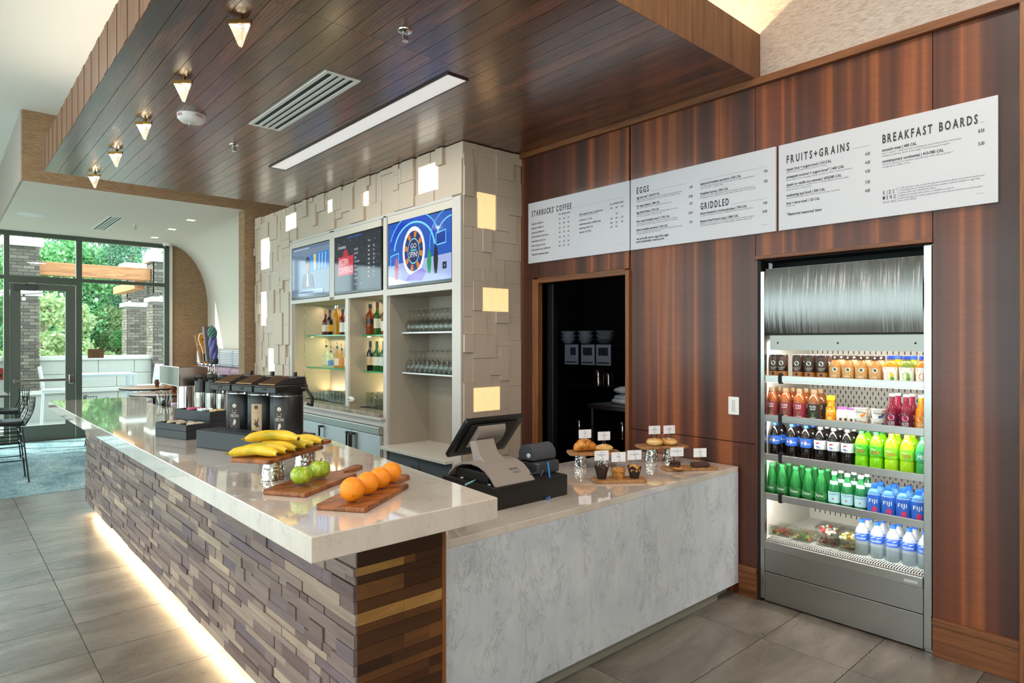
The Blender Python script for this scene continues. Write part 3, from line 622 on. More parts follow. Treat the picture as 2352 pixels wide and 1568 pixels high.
MB().box(3.19, 5.484, .90, 3.72, 7.64, .945).build('stone_ledge', stone('brown_granite', '#8b7c6c', '#b6a591', '#3c332b', .12, 3), mc, bevel=.003)
MB().box(3.18, 5.44, .885, 3.235, 7.64, .905).build('ledge_trim', FW, mc)
# back counter + dark cupboards under the glass niche
bc = MB().box(3.16, 4.36, .615, 3.72, 5.419, .645).build('back_counter', P('#d9d2c6', .3), mc, bevel=.002)
MB().box(3.25, 4.366, .0, 3.70, 5.41, .612).build('cupboard_case', P('#2b2320', .5), mc)
for y0, y1 in ((4.37, 4.86), (4.866, 5.36)):
    dr = MB().box(3.228, y0, .08, 3.25, y1, .608).build('cupboard_door', P('#4b5158', .5), mc, bevel=.002)
    hy = y1-.045 if y0 < 4.5 else y0+.045
    MB().tube([(3.2, hy, .30), (3.2, hy, .53)], .006, 8).tube([(3.2, hy, .33), (3.23, hy, .33)], .004, 6).tube([(3.2, hy, .5), (3.23, hy, .5)], .004, 6).build('handle', M['nickel'], dr)
# raised panel tiles: irregular rectangles around the glowing panes
PT = P('#cfbba8', .5); ptile = MB().box(0, 0, 0, 1, 1, 1).build('panel_tile', PT); pt_me = ptile.data; bpy.data.objects.remove(ptile)
LT = P('#fff7ea', .5, emis=.8, eh='#fff0d8'); 
def cladding(y0, z0, y1, z1, boxes, place, seed, cell=.05):
    rg = random.Random(seed); ny, nz = max(1, round((y1-y0)/cell)), max(1, round((z1-z0)/cell)); cy, cz = (y1-y0)/ny, (z1-z0)/nz
    occ = [[False]*nz for _ in range(ny)]
    for (a, b, c, d) in boxes:
        i0, j0, i1, j1 = round((a-y0)/cy), round((b-z0)/cz), round((c-y0)/cy), round((d-z0)/cz)
        for i in range(max(i0, 0), min(i1, ny)):
            for j in range(max(j0, 0), min(j1, nz)): occ[i][j] = True
        place(y0+max(i0, 0)*cy, z0+max(j0, 0)*cz, y0+min(i1, ny)*cy, z0+min(j1, nz)*cz, None)
    for j in range(nz):
        for i in range(ny):
            if occ[i][j]: continue
            w, h = rg.choice([2, 3, 4, 4, 5, 6]), rg.choice([2, 3, 4, 5, 6, 8])
            a = 0
            while a < w and i+a < ny and not occ[i+a][j]: a += 1
            b = 1
            while b < h and j+b < nz and all(not occ[q][j+b] for q in range(i, i+a)): b += 1
            for q in range(i, i+a):
                for r_ in range(j, j+b): occ[q][r_] = True
            place(y0+i*cy, z0+j*cz, y0+(i+a)*cy, z0+(j+b)*cz, rg.choice([.004, .009, .015, .021, .028, .036]))
def place_front(a, b, c, d, dp):
    if dp is None:
        MB().box(XC+.012, a, b, XC+.02, c, d).build('glowing_pane', LT, mc)
    else: inst('panel_tile', pt_me, mc, (XC+.02-dp, a+.0018, b+.0012), (dp, c-a-.0036, d-b-.0024))
cladding(7.70, 0.0, 8.87, 3.31, [(8.38, 2.62, 8.68, 3.0), (8.45, 1.87, 8.68, 2.30), (8.2, 1.23, 8.40, 1.55), (7.70, 3.0, 7.85, 3.21)], place_front, 4)  # lower panes here only reflect; emission stands in for that reflection
cladding(4.235, 2.876, 7.70, 3.31, [(4.60, 2.99, 4.88, 3.23), (5.78, 3.02, 5.89, 3.16), (6.56, 3.05, 6.72, 3.22), (7.55, 3.0, 7.70, 3.21)], place_front, 9)
YP = 4.216
def place_end(a, b, c, d, dp):
    if dp is None:
        l = MB().box(a, YP+.008, b, c, YP+.016, d).build('glowing_pane', P('#ffe9c6', .5, emis=.62, eh='#ffe3b4'), mc); mb = MB(); nn = max(4, int((c-a)/.0125)); p = (c-a)/nn
        for k in range(nn): mb.box(a+k*p+.001, YP+.001, b, a+k*p+p*.55, YP+.008, d)
        mb.build('ribbed_lens', P('#f1d9ae', .3, emis=.5, eh='#ffdca4'), l)
    else: inst('panel_tile', pt_me, mc, (a+.0018, YP+.016-dp*.6, b+.0012), (c-a-.0036, dp*.6, d-b-.0024))
cladding(3.25, 0.0, 3.898, 3.308, [(3.393, 2.6, 3.6, 2.907), (3.43, 1.915, 3.745, 2.115), (3.335, 1.04, 3.65, 1.258)], place_end, 21)
# stainless bottle cooler under the niche
COOL = steel('satin_steel', '#cdd0d2', .48, (2, 2, 160), .2)
bcool = thing('bottle_cooler', 'brushed steel under-counter cooler with long bar handles', 'cooler', (0, 0, 0))
MB().box(3.25, 5.49, 0.02, 3.72, 7.63, .81).build('cabinet_body', COOL, bcool)
MB().box(3.19, 5.486, .735, 3.25, 7.635, .808).build('top_rail', M['steel_h'], bcool, bevel=.004)
for k, (y0, y1) in enumerate(((5.49, 6.06), (6.066, 6.70), (6.706, 7.3))):
    dr = MB().box(3.205, y0, .06, 3.25, y1, .728).build('door', COOL, bcool, bevel=.004)
    for hy in ((y1-.06, y1-.02) if k == 0 else (y0+.03,)):
        mb = MB(); mb.tube([(3.165, hy, .30), (3.165, hy, .70)], .011, 10); mb.box(3.155, hy-.014, .69, 3.21, hy+.014, .715); mb.box(3.155, hy-.014, .285, 3.21, hy+.014, .31); mb.build('handle', P('#75736f', .25, 1), dr, smooth=40)
# warm light strips inside the bottle niche
for y0, y1 in ((5.52, 6.19), (6.27, 7.58)):
    for zz in (1.705, 2.095):
        pass
    lamp('niche_light', 'AREA', (3.66, (y0+y1)/2, 1.02), 4.2*(y1-y0), (1, .80, .45), (R(180), 0, 0), shape='RECTANGLE', size=.03, size_y=y1-y0-.05)
    lamp('niche_light', 'AREA', (3.66, (y0+y1)/2, 1.69), 3.2*(y1-y0), (1, .80, .45), (0, R(20), 0), shape='RECTANGLE', size=.03, size_y=y1-y0-.05)
    lamp('niche_light', 'AREA', (3.60, (y0+y1)/2, 2.08), 2.5*(y1-y0), (1, .84, .55), (0, R(10), 0), shape='RECTANGLE', size=.03, size_y=y1-y0-.05)
for yy, z0 in ((7.30, 1.0),):
    t = thing('steel_chain', 'fine beaded chain hanging beside the bottle niche', 'chain', (3.30, 7.42, 0)); mb = MB()
    for k in range(46): mb.ball((0, 0, .96+k*.0248), .0085, 6, 4)
    tag(mb.build('beads', M['nickel'], t, smooth=60), kind='stuff')
# ---- shelves
def shelf(y0, y1, z, mat, name, label, edge=None, xf=3.40, th=.012):
    t = thing(name, label, 'shelf', (0, 0, z)); MB().box(xf, y0, -th, 3.715, y1, 0).build('shelf_board', mat, t)
    if edge: MB().box(xf-.002, y0, -th-.001, xf, y1, .001).build('front_edge', edge, t)
    for y in (y0+.06, y1-.06): MB().box(xf+.02, y-.012, -th-.014, xf+.06, y+.012, -th).build('clip', M['chrome'], t)
    return t
GE = P('#2f9a6d', .15); GE2 = P('#e8eef2', .15)
shelf(6.27, 7.59, 1.722, M['greenglass'], 'glass_shelf', 'upper green-edged glass shelf of spirits in the wide bay', GE)
shelf(5.51, 6.19, 1.715, M['greenglass'], 'glass_shelf', 'upper green-edged glass shelf of whiskies in the narrow bay', GE)
shelf(6.27, 7.59, 1.335, M['greenglass'], 'glass_shelf', 'lower glass shelf of clear spirits in the wide bay', GE)
shelf(5.51, 6.19, 1.333, M['greenglass'], 'glass_shelf', 'lower glass shelf of wine bottles in the narrow bay', GE)
shelf(4.37, 5.40, 1.735, P('#0f1012', .2), 'black_shelf', 'upper black shelf of stemmed glasses', GE2)
shelf(4.37, 5.40, 1.345, P('#0f1012', .2), 'black_shelf', 'lower black shelf of stemmed glasses', GE2)
# ---- glassware
def stem_glass():
    t = thing('wine_glass', '', 'glass', (0, 0, 0), 0, '')
    MB().lathe([(.031, 0), (.036, .035), (.038, .06), (.030, .1), (.012, .12), (.0045, .128), (.004, .205), (.012, .212), (.031, .217), (.031, .219)], 12).build('glass_body', M['glass'], t, smooth=50); return t
def tumbler(h=.145, r=.034, name='tumbler'):
    t = thing(name, '', 'glass', (0, 0, 0), 0, ''); MB().lathe([(r*.82, 0), (r*.84, .004), (r, h), (r*.95, h), (r*.8, .012), (0, .012)], 14).build('glass_body', M['glass'], t, smooth=50); return t
def many(proto, pts, label, group, ref='the latch end'):
    xs = sorted({round(p[0], 2) for p in pts}); rows_ = {}
    for i, p in enumerate(sorted(pts)):
        o = proto if i == 0 else copy_tree(proto); o.location = p; r_ = xs.index(round(p[0], 2)); rows_[r_] = rows_.get(r_, 0)+1
        o['label'] = '%s, %s row, %s from %s' % (label, ('front', 'middle', 'rear')[min(r_, 2)], ORD[rows_[r_]-1], ref); o['group'] = group
for z, lab in ((1.735, 'stemmed glass on the upper black shelf'), (1.345, 'stemmed glass on the lower black shelf')):
    many(stem_glass(), [(3.46+.075*r_, 4.415+.079*k+.02*(r_ % 2), z) for r_ in range(3) for k in range(13 if r_ == 0 else 12)], lab, lab.replace('glass on', 'glasses on'), 'the end stile')
many(tumbler(.13, .033), [(3.40+.078*r_, 6.33+.078*k, .945) for r_ in range(3) for k in range(9)], 'tumbler in the wide bay', 'tumblers in the wide bay', 'the sash post')
many(tumbler(.085, .04, 'rocks_glass'), [(3.44+.095*r_, 7.09+.095*k, .945) for r_ in range(2) for k in range(5)], 'short rocks glass in the wide bay', 'rocks glasses in the wide bay', 'the tumblers')
def goblet():
    t = thing('goblet', '', 'glass', (0, 0, 0), 0, ''); MB().lathe([(.034, 0), (.034, .003), (.006, .012), (.005, .06), (.026, .08), (.038, .115), (.034, .165), (.031, .165), (.034, .115), (.02, .08), (0, .07)], 12).build('glass_body', M['glass'], t, smooth=50); return t
many(tumbler(.16, .036, 'pint_glass'), [(3.43+.08*r_, 6.10+.0*k, .945) for r_ in range(3) for k in range(1)]+[(3.43+.08*r_, 6.02, .945) for r_ in range(3)], 'pint glass in the narrow bay', 'pint glasses in the narrow bay', 'the goblets')
many(goblet(), [(3.41+.082*r_, 5.55+.085*k, .945) for r_ in range(3) for k in range(5)], 'goblet in the narrow bay', 'goblets in the narrow bay', 'the stile')
mb = MB(); mb.box(3.30, 5.52, .945, 3.70, 6.19, .949); 
for y0, y1 in ((5.52, 6.19), (6.28, 7.58)): tag(MB().box(3.37, y0, .9452, 3.70, y1, .949).build('bar_mat', M['rubber']), 'black rubber mat under the glasses in the %s bay' % ('narrow' if y0 < 6 else 'wide'), 'mat').location.z = -.0002
# ---- bottles of the bar
def bottle(name, prof, mat, label, loc, cap=None, capmat=None, lab=None, labmat=None, labelz=None, cat='bottle', group=None, seg=16):
    t = thing(name, label, cat, loc, 0, group); MB().lathe(prof, seg).build('glass_body', mat, t, smooth=35)
    if cap: MB().lathe([(cap[0], cap[1]), (cap[0], cap[2])], 12).build('cap', capmat or M['black'], t, smooth=40)
    if lab:
        r, z0, z1 = lab; n = 9; v = []
        for k in range(n): a = R(-95+190*k/(n-1))+R(240); v += [(r*math.cos(a), r*math.sin(a), z0), (r*math.cos(a), r*math.sin(a), z1)]
        MB().add(v, [(2*k, 2*k+2, 2*k+3, 2*k+1) for k in range(n-1)]).build('label', labmat, t, smooth=60)
    return t
def bp(r, hs, rn, h): return [(r*.92, 0), (r, .006), (r, hs), (r*.93, hs+.012), (r*.55, hs+.034), (rn, hs+.05), (rn, h), (rn*.6, h)]
AMB = liquid('amber_spirit', '#a8521c', .5); GOLD = liquid('golden_spirit', '#d9a62a', .55); DKG = liquid('dark_bottle', '#15130f', .1); GRN = liquid('green_bottle', '#3f6f2c', .4); CLR = liquid('clear_spirit', '#dfe6cf', .3, .05, .45); PALE = liquid('pale_spirit', '#d8b778', .4, .05, .3); REDB = liquid('red_spirit', '#7a2018', .35); WINE = liquid('wine_bottle', '#14160f', .08); WINEG = liquid('green_wine_bottle', '#2f6b33', .3)
CRM = P('#efe6d2', .6); WH = P('#f2efe8', .6)
Z1 = 1.722; Z2 = 1.335
bottle('spirit_bottle', bp(.042, .15, .015, .27), REDB, 'red-amber spirit bottle with white label at the back end of the upper shelf', (3.46, 7.19, Z1), (.017, .25, .30), P('#c98b3a', .4), (.0425, .04, .12), CRM)
bottle('spirit_bottle', bp(.036, .17, .014, .28), DKG, 'tall black bottle with yellow label, second on the upper shelf', (3.45, 7.06, Z1), (.016, .26, .295), M['black'], (.0365, .04, .12), P('#e0a62c', .5))
bottle('spirit_bottle', [(.036, 0), (.038, .01), (.034, .10), (.046, .17), (.046, .22), (.030, .26), (.018, .275), (.016, .31), (.01, .31)], GOLD, 'golden bottle with swollen shoulders and steel stopper on the upper shelf', (3.46, 6.91, Z1), (.022, .305, .34), M['nickel'])
bottle('spirit_bottle', bp(.036, .17, .015, .27), REDB, 'dark red spirit bottle with white label beside the sash post', (3.46, 6.76, Z1), (.017, .255, .29), M['black'], (.0365, .03, .14), WH)
bottle('spirit_bottle', bp(.036, .17, .015, .27), CLR, 'clear spirit bottle half hidden behind the sash post', (3.46, 6.64, Z1), (.017, .255, .29), P('#b33', .4), (.0365, .03, .14), WH)
bottle('whisky_bottle', bp(.045, .21, .016, .30), AMB, 'square-shouldered amber whisky bottle with a slanting black label', (3.46, 6.13, 1.715), (.019, .285, .33), M['black'], (.0455, .12, .17), M['black'])
bottle('whisky_bottle', bp(.040, .20, .016, .31), GRN, 'green whisky bottle with a cream label on the upper shelf', (3.46, 5.98, 1.715), (.018, .29, .345), P('#5a1f1c', .4), (.0405, .07, .17), CRM)
bottle('whisky_bottle', bp(.040, .20, .016, .30), AMB, 'amber bottle with red and white label against the stile', (3.46, 5.83, 1.715), (.018, .285, .335), P('#a33', .4), (.0405, .04, .14), WH)
SP = P('#3b2a1e', .5)
def pourer(t, h):
    MB().lathe([(.014, h), (.017, h+.02), (.006, h+.03)], 10).tube([(0, 0, h+.02), (0, 0, h+.045), (-.012, -.006, h+.08)], .004, 6).build('pourer', M['nickel'], t)
for (x, y, r, h, m, lb, lm, name) in [(3.46, 7.17, .038, .24, CLR, 'tall clear vodka bottle with pourer, first on the lower shelf', P('#cfd6b8', .6), 'vodka_bottle'), (3.45, 7.03, .034, .18, CLR, 'short clear spirit bottle with a blue label and pourer', P('#5b84c4', .5), 'vodka_bottle'), (3.46, 6.89, .036, .23, PALE, 'pale golden rum bottle with pourer on the lower shelf', CRM, 'rum_bottle'), (3.45, 6.76, .036, .21, PALE, 'pale golden spirit bottle with an orange stopper on the lower shelf', P('#d88a4a', .5), 'rum_bottle'), (3.46, 6.64, .034, .24, CLR, 'clear spirit bottle by the sash post on the lower shelf', WH, 'gin_bottle')]:
    t = bottle(name, bp(r, h*.62, .013, h), m, lb, (x, y, Z2), None, None, (r+.0005, h*.15, h*.5), lm); pourer(t, h)
for (y, m, lm, lb) in [(6.13, WINE, P('#d9b48a', .6), 'dark wine bottle with a tan label, first of the three wines'), (5.99, WINEG, WH, 'green wine bottle with a low white label, second of the three wines'), (5.85, WINEG, P('#e6e6ea', .6), 'wine bottle with a dark neck and pale label against the stile')]:
    bottle('wine_bottle', bp(.038, .185, .014, .31), m, lb, (3.46, y, 1.333), (.0155, .25, .315), P('#2a2220', .4) if m is WINE else P('#2f5a34', .4), (.0385, .06, .15), lm)
for sx in (1,):
    t = thing('shelf_lock', 'small white oval lock plate on the sash post', 'lock', (3.24, 6.14, 1.04)); MB().ball((0, 0, 0), (.012, .07, .03), 14, 8).build('plate', P('#e8e2d6', .4), t, smooth=60); MB().box(-.016, .02, -.006, -.008, .035, .006).build('keyhole', M['black'], t)
# ---- screens
def screen(name, label, y0, y1, z0, z1, base, em):
    t = thing(name, label, 'screen', (XC+.006, y1, z0)); w, h = y1-y0, z1-z0       # local x runs left to right (towards -y), local y out of the glass
    t.rotation_euler = (0, 0, -PI/2)
    MB().box(0, 0, 0, w, .045, h).build('bezel', M['blackgloss'], t, bevel=.003)
    n = NT('screen_'+name+base); n.fin(base, .06); n.p.inputs['Base Color'].default_value = (.01, .01, .012, 1); n.p.inputs['Emission Color'].default_value = (*lin(base), 1); n.p.inputs['Emission Strength'].default_value = em
    MB().box(.012, -.002, .03, w-.012, 0, h-.012).build('display', n.m, t); return t, w, h
def E_(h, s_=1.0): return P('#060608', .08, emis=s_, eh=h)
def flat(t, name, pts, col, d=.003, s_=1.0):
    MB().add([(x, -d, z) for x, z in pts], [tuple(range(len(pts)))]).build(name, E_(col, s_), t)
def ring(t, name, cx, cz, r0, r1, a0, a1, col, d, sx=1, n=26, s_=1.0):
    v = []
    for i in range(n+1):
        a = R(a0+(a1-a0)*i/n); v += [(cx+r0*sx*math.cos(a), -d, cz+r0*math.sin(a)), (cx+r1*sx*math.cos(a), -d, cz+r1*math.sin(a))]
    MB().add(v, [(2*i, 2*i+1, 2*i+3, 2*i+2) for i in range(n)]).build(name, E_(col, s_), t)
def stext(t, s, x, z, h, col, d=.0045, **k):
    mb = MB(); text(mb, s, x, z, h, fn=lambda a, b: (a, -d, b), **k); mb.build('lettering', E_(col), t)
t, w, h = screen('wall_screen', 'screen showing a blue game show with a big wheel, nearest the steel register', 4.364, 5.403, 2.15, 2.775, '#1c5fd0', .8)
flat(t, 'picture', [(.012, .03), (w-.012, .03), (w-.012, .25), (.012, .22)], '#a9b8e6', .0025); flat(t, 'picture', [(.012, .03), (.42, .03), (.012, .12)], '#e8ecff', .0028)
ring(t, 'picture', .45, .33, .245, .262, 5, 175, '#7fe0ff', .0031, 1.3); ring(t, 'picture', .45, .33, .33, .342, 12, 160, '#58c4ff', .0031, 1.25); ring(t, 'picture', .45, .33, .262, .33, 8, 170, '#1546c4', .003, 1.28)
ring(t, 'picture', 1.05, .36, .2, .212, 95, 200, '#7fe0ff', .0031, 1.2); ring(t, 'picture', 1.05, .36, .28, .29, 100, 190, '#4fb4f4', .0031, 1.2)
ring(t, 'picture', .45, .32, .185, .225, 0, 360, '#f4f4fb', .0034, .82); ring(t, 'picture', .45, .32, .0, .186, 0, 360, '#20264e', .0033, .82)
for k in range(16): ring(t, 'picture', .45, .32, .125, .178, k*22.5+2, k*22.5+20, '#e0803a' if k % 2 else '#253a86', .0036, .82, 4)
ring(t, 'picture', .45, .32, .108, .118, 0, 360, '#8fe6ff', .0037, .82); ring(t, 'picture', .45, .32, 0, .1, 0, 360, '#27305c', .0036, .82)
stext(t, 'GO', .45, .345, .045, '#f4f6ff', align='C', sx=1.0); stext(t, 'SPIN!', .45, .265, .05, '#f4f6ff', align='C', sx=.85); flat(t, 'picture', [(.40, .322), (.50, .322), (.50, .335), (.40, .335)], '#57d0e0', .0045)
flat(t, 'picture', [(.33, .06), (.58, .04), (.66, .12), (.58, .155), (.36, .10)], '#8f7fd8', .0035)
for a, b, cc in ((.05, .2, '#2b62c8'), (.80, .33, '#1b3f9e')):
    flat(t, 'picture', [(a, b), (a+.15, b+.01), (a+.15, b+.13), (a, b+.11)], '#7fe0ff', .0036); flat(t, 'picture', [(a+.008, b+.01), (a+.142, b+.02), (a+.142, b+.12), (a+.008, b+.102)], cc, .0038)
for x, z, s_, c in ((.16, .08, .2, '#c46a86'), (.70, .1, .21, '#1f9a62'), (.80, .09, .25, '#1c1c26')):
    flat(t, 'picture', [(x-.02, z), (x+.02, z), (x+.035, z+s_*.5), (x+.025, z+s_*.8), (x+.012, z+s_), (x-.012, z+s_), (x-.025, z+s_*.8), (x-.035, z+s_*.5)], c, .004)
flat(t, 'picture', [(.90, .12), (.96, .12), (.96, .18), (.90, .18)], '#16264c', .004); stext(t, '+', .93, .135, .03, '#f0f4ff', align='C')
t, w, h = screen('wall_screen', 'dark screen listing sports standings beside a red square', 5.525, 6.52, 2.15, 2.775, '#171d2e', .9)
rg = random.Random(2); mb = MB()
for k in range(60):
    x, z = .03+rg.random()*(w-.06), h*.45+rg.random()*h*.5; s_ = .0015+.002*rg.random(); mb.add([(x-s_, -.003, z-s_), (x+s_, -.003, z-s_), (x+s_, -.003, z+s_), (x-s_, -.003, z+s_)], [(0, 1, 2, 3)])
tag(mb.build('star_specks', E_('#dfe6f4'), t), kind='stuff')
flat(t, 'picture', [(.09, .2), (.43, .2), (.43, .40), (.09, .40)], '#c8283e'); flat(t, 'picture', [(.2, .40), (.32, .40), (.31, .45), (.28, .47), (.24, .47), (.21, .45)], '#b3203a')
stext(t, 'WESTERN', .11, .315, .06, '#f6e8ea', x1=.32); stext(t, 'CONFERENCE', .11, .225, .06, '#f6e8ea', x1=.42); stext(t, 'STANDINGS', .09, .485, .028, '#e6e9f2', x1=.27)
for i, nme in enumerate(('NUGGETS', 'ROCKETS', 'SPURS', 'THE BLAZERS', 'JAZZ', 'THUNDER', 'SPURS', 'CLIPPERS')):
    z = .445-.043*i; stext(t, nme, .455, z, .018, '#cdd6e6', sx=.7); stext(t, '0-0', .74, z, .022, '#ffffff', sx=.8); stext(t, '1.%d' % i, .84, z, .022, '#ffffff', sx=.8)
stext(t, 'W  L', .74, .505, .02, '#dfe6f4'); stext(t, 'Live Scores   > Tonight', .45, .085, .016, '#b9c4da'); flat(t, 'picture', [(.3, .585), (.62, .585), (.62, .6), (.3, .6)], '#274a9c')
t, w, h = screen('wall_screen', 'pale blue screen showing a newsreader in a suit, farthest of the three', 6.63, 7.645, 2.15, 2.775, '#7f97b4', .7)
flat(t, 'picture', [(.5, .3), (w-.02, .32), (w-.02, .52), (.5, .5)], '#2a7cc8'); flat(t, 'picture', [(.62, .32), (.66, .32), (.68, .5), (.6, .5)], '#d8c070', .0035)
for x in (.74, .82, .9): flat(t, 'picture', [(x, .33), (x+.012, .33), (x+.022, .5), (x+.01, .5)], '#e6f0f8', .0035)
flat(t, 'picture', [(.28, .12), (.62, .12), (.58, .26), (.5, .29), (.4, .29), (.32, .26)], '#4a5568', .004); flat(t, 'picture', [(.42, .14), (.48, .14), (.465, .29), (.435, .29)], '#e8e6ea', .0045); flat(t, 'picture', [(.435, .15), (.465, .15), (.46, .27), (.44, .27)], '#c87a7a', .005)
flat(t, 'picture', [(.45+.055*math.cos(R(a)), .38+.09*math.sin(R(a))) for a in range(0, 360, 20)], '#9a7468', .0045); flat(t, 'picture', [(.45+.06*math.cos(R(a)), .42+.065*math.sin(R(a))) for a in range(-10, 200, 15)], '#232832', .005)
flat(t, 'picture', [(.2, .05), (.85, .05), (.85, .1), (.2, .1)], '#9fb6cc', .0045); flat(t, 'picture', [(.02, h-.05), (w-.02, h-.05), (w-.02, h-.02), (.02, h-.02)], '#5b6f92', .003)
flat(t, 'picture', [(.22, .065), (.6, .065), (.6, .078), (.22, .078)], '#4a607a', .005); flat(t, 'picture', [(.06, h-.043), (.5, h-.043), (.5, h-.034), (.06, h-.034)], '#c4d2e2', .005)
# ================================================================== things on the bar top
ZT_ = 1.09
BRD = [(0, 0)]+[(.362, 0), (.378, .012), (.380, .03), (.352, .050), (.37, .064), (.42, .070), (.47, .062), (.515, .058), (.535, .072), (.533, .098), (.51, .112), (.47, .108), (.42, .106), (.385, .112), (.362, .128), (.345, .165), (.328, .183), (.3, .187), (.02, .187), (.0, .175)]
def paddle(name, label, loc, rz, mat):
    t = thing(name, label, 'board', loc, rz, 'paddle boards of fruit'); MB().prism(BRD, 0, .017).build('board', mat, t, bevel=.005)
    MB().lathe([(.009, .0168), (.009, .0174), (.012, .0174), (.012, .0168)], 14, None, .512, .085).build('hanging_hole', P('#4a2a18', .6), t); return t
r1 = math.atan2(.533, .846); r2 = math.atan2(.57, .822); r3 = math.atan2(.524, .852)
paddle('paddle_board', 'acacia paddle board lying on the bar with two green apples', (.972, 2.182, ZT_), r1, M['acacia'])
paddle('paddle_board', 'acacia paddle board with oranges at the corner of the bar', (1.03, 1.858, ZT_), r2, M['acacia'])
bb = paddle('paddle_board', 'acacia paddle board raised on two hammered cups with bananas', (.930, 2.405, 1.181), r3, M['acacia'])
HAM = NT('hammered_steel'); vz = HAM.n('ShaderNodeTexVoronoi'); vz.inputs['Scale'].default_value = 70; HAM.l(HAM.pos(), vz.inputs['Vector']); HAM.bump(vz.outputs['Distance'], .5, .004); HAM.fin('#c9c6c2', .1, 1)
def cup(loc, h, r, label):
    t = thing('hammered_cup', label, 'cup', loc, 0, 'hammered cups used as risers'); mb = MB()
    prof = [(r, 0)]+[(r*(1-.22*k/7)+(.0012 if k % 2 else 0), h*k/7) for k in range(8)]+[(r*.7, h)]
    mb.lathe(prof, 24); mb.build('cup_body', HAM.m, t, smooth=60); MB().lathe([(r*1.02, 0), (r*1.03, .003), (r*.99, .005)], 24).build('rim', M['chrome'], t, smooth=40)
cup((1.005, 2.556, ZT_), .0905, .045, 'upturned hammered steel cup under the banana board, towards the window side')
cup((1.19, 2.67, ZT_), .0905, .044, 'upturned hammered steel cup under the banana board, towards the apples')
# bananas
BN = NT('banana_skin'); f = BN.noise(BN.pos((9, 9, 9), 7), 1, 3); BN.fin(BN.ramp(f, [(.32, '#b7a428'), (.45, '#e0b624'), (.6, '#eec638'), (.75, '#a9ab2c')]), .38)
def banana(loc, rz, label, bend=.045, L=.185, tilt=0, r=.0185):
    t = thing('banana', label, 'banana', loc, rz, 'bananas on the raised board'); mb = MB(); pts = []; rr = []
    for k in range(13):
        u = k/12; x = -L/2+L*u; z = r*.86+bend*(1-(2*u-1)**2)*.0+ (.0 if u < .75 else 0); yb = bend*(1-(2*u-1)**2); pts.append((x, yb*.85-.02, z+yb*.35*tilt))
        rr.append(r*(.30 if u < .04 else .62+.38*math.sin(PI*min(1, u*1.25+.1)) if u < .55 else (1.0 if u < .8 else max(.42, 1-(u-.8)*3.0))))
    mb.tube(pts, rr, 8); mb.build('skin', BN.m, t, smooth=50)
    MB().tube([pts[0], (pts[0][0]-.012, pts[0][1]-.006, pts[0][2]+.002)], [.0055, .0045], 6).build('stem', P('#8d7a2a', .6), t)
    e = pts[-1]; MB().tube([e, (e[0]+.004, e[1]-.001, e[2])], [.0072, .006], 6).build('blossom_end', P('#3a2a14', .8), t); return t
def onb(a, p, z): return (.930+math.cos(r3)*a-math.sin(r3)*p, 2.405+math.sin(r3)*a+math.cos(r3)*p, z)
ra = r3-PI/2+R(14)
bl = ['first banana at the window end of the raised board', 'second banana along the raised board', 'third banana along the raised board', 'fourth banana, tucked under the topmost one', 'fifth banana along the raised board', 'sixth banana, beside the board handle']
for k in range(6): banana(onb(.035+.058*k, .088, 1.198), ra+R(2.5*k), bl[k], .04, .182+.008*(k % 3 == 0), .6, .0205+.0012*(k % 2))
banana(onb(.155, .098, 1.236), ra+R(6), 'topmost banana lying across the others', .05, .21, .6, .0215)
# apples and oranges
AP = NT('green_apple'); f = AP.noise(AP.pos((60, 60, 14), 0), 1, 3); AP.fin(AP.ramp(f, [(.35, '#7d9a1c'), (.6, '#a5b92f'), (.8, '#c3cf5a')]), .18, None, .4)
def apple(loc, label):
    t = thing('green_apple', label, 'apple', loc, 0, 'green apples'); r = .040
    MB().ball((0, 0, r*.95), r, 22, 14, None, lambda d: (1-.28*max(0, d[2])**6-.18*max(0, -d[2])**5)*(1+.02*math.cos(5*math.atan2(d[1], d[0]))*max(0, -d[2]))*(1.03-.06*max(0, -d[2]))).build('fruit', AP.m, t, smooth=70)
    MB().tube([(0, 0, r*1.62), (.004, 0, r*1.85), (.011, .002, r*2.0)], .0018, 6).build('stem', P('#4b3a1e', .7), t)
    MB().ball((0, 0, r*.95), (r*1.015, r*1.015, r*.93), 16, 10, None, lambda d: 1.0 if d[2] > -.9 else .97).build('cling_wrap', glassmat('cling_wrap', '#ffffff', 1.25, .06, .6, .01), t, smooth=70)
apple((1.018, 2.315, 1.107), 'film-wrapped green apple closer to the bar edge'); apple((1.118, 2.375, 1.107), 'film-wrapped green apple closer to the board handle')
OR_ = NT('orange_peel'); vz = OR_.n('ShaderNodeTexVoronoi'); vz.inputs['Scale'].default_value = 330; OR_.l(OR_.pos(), vz.inputs['Vector']); OR_.bump(vz.outputs['Distance'], .25, .002); OR_.fin('#f08a0c', .42)
for k, (x, y, r) in enumerate([(1.040, 1.964, .0415), (1.128, 2.019, .040), (1.207, 2.070, .0395), (1.290, 2.128, .0395)]):
    t = thing('orange', 'orange on the paddle board, %s' % ('closest to the bar corner' if k == 0 else 'second in the line' if k == 1 else 'third in the line' if k == 2 else 'last in the line, by the board handle'), 'orange', (x, y, 1.107), .7*k, 'oranges in a line')
    MB().ball((0, 0, r), (r, r, r*.985), 26, 16).build('fruit', OR_.m, t, smooth=80)
    a = R(-62) if k == 0 else R(40+60*k); d = Vector((math.cos(a-.7*k-.9), math.sin(a-.7*k-.9), -.35)).normalized(); c = Vector((0, 0, r))+d*r*.985
    MB().ball(tuple(c), .0032, 8, 5).build('navel', P('#8a5a1a', .8), t)
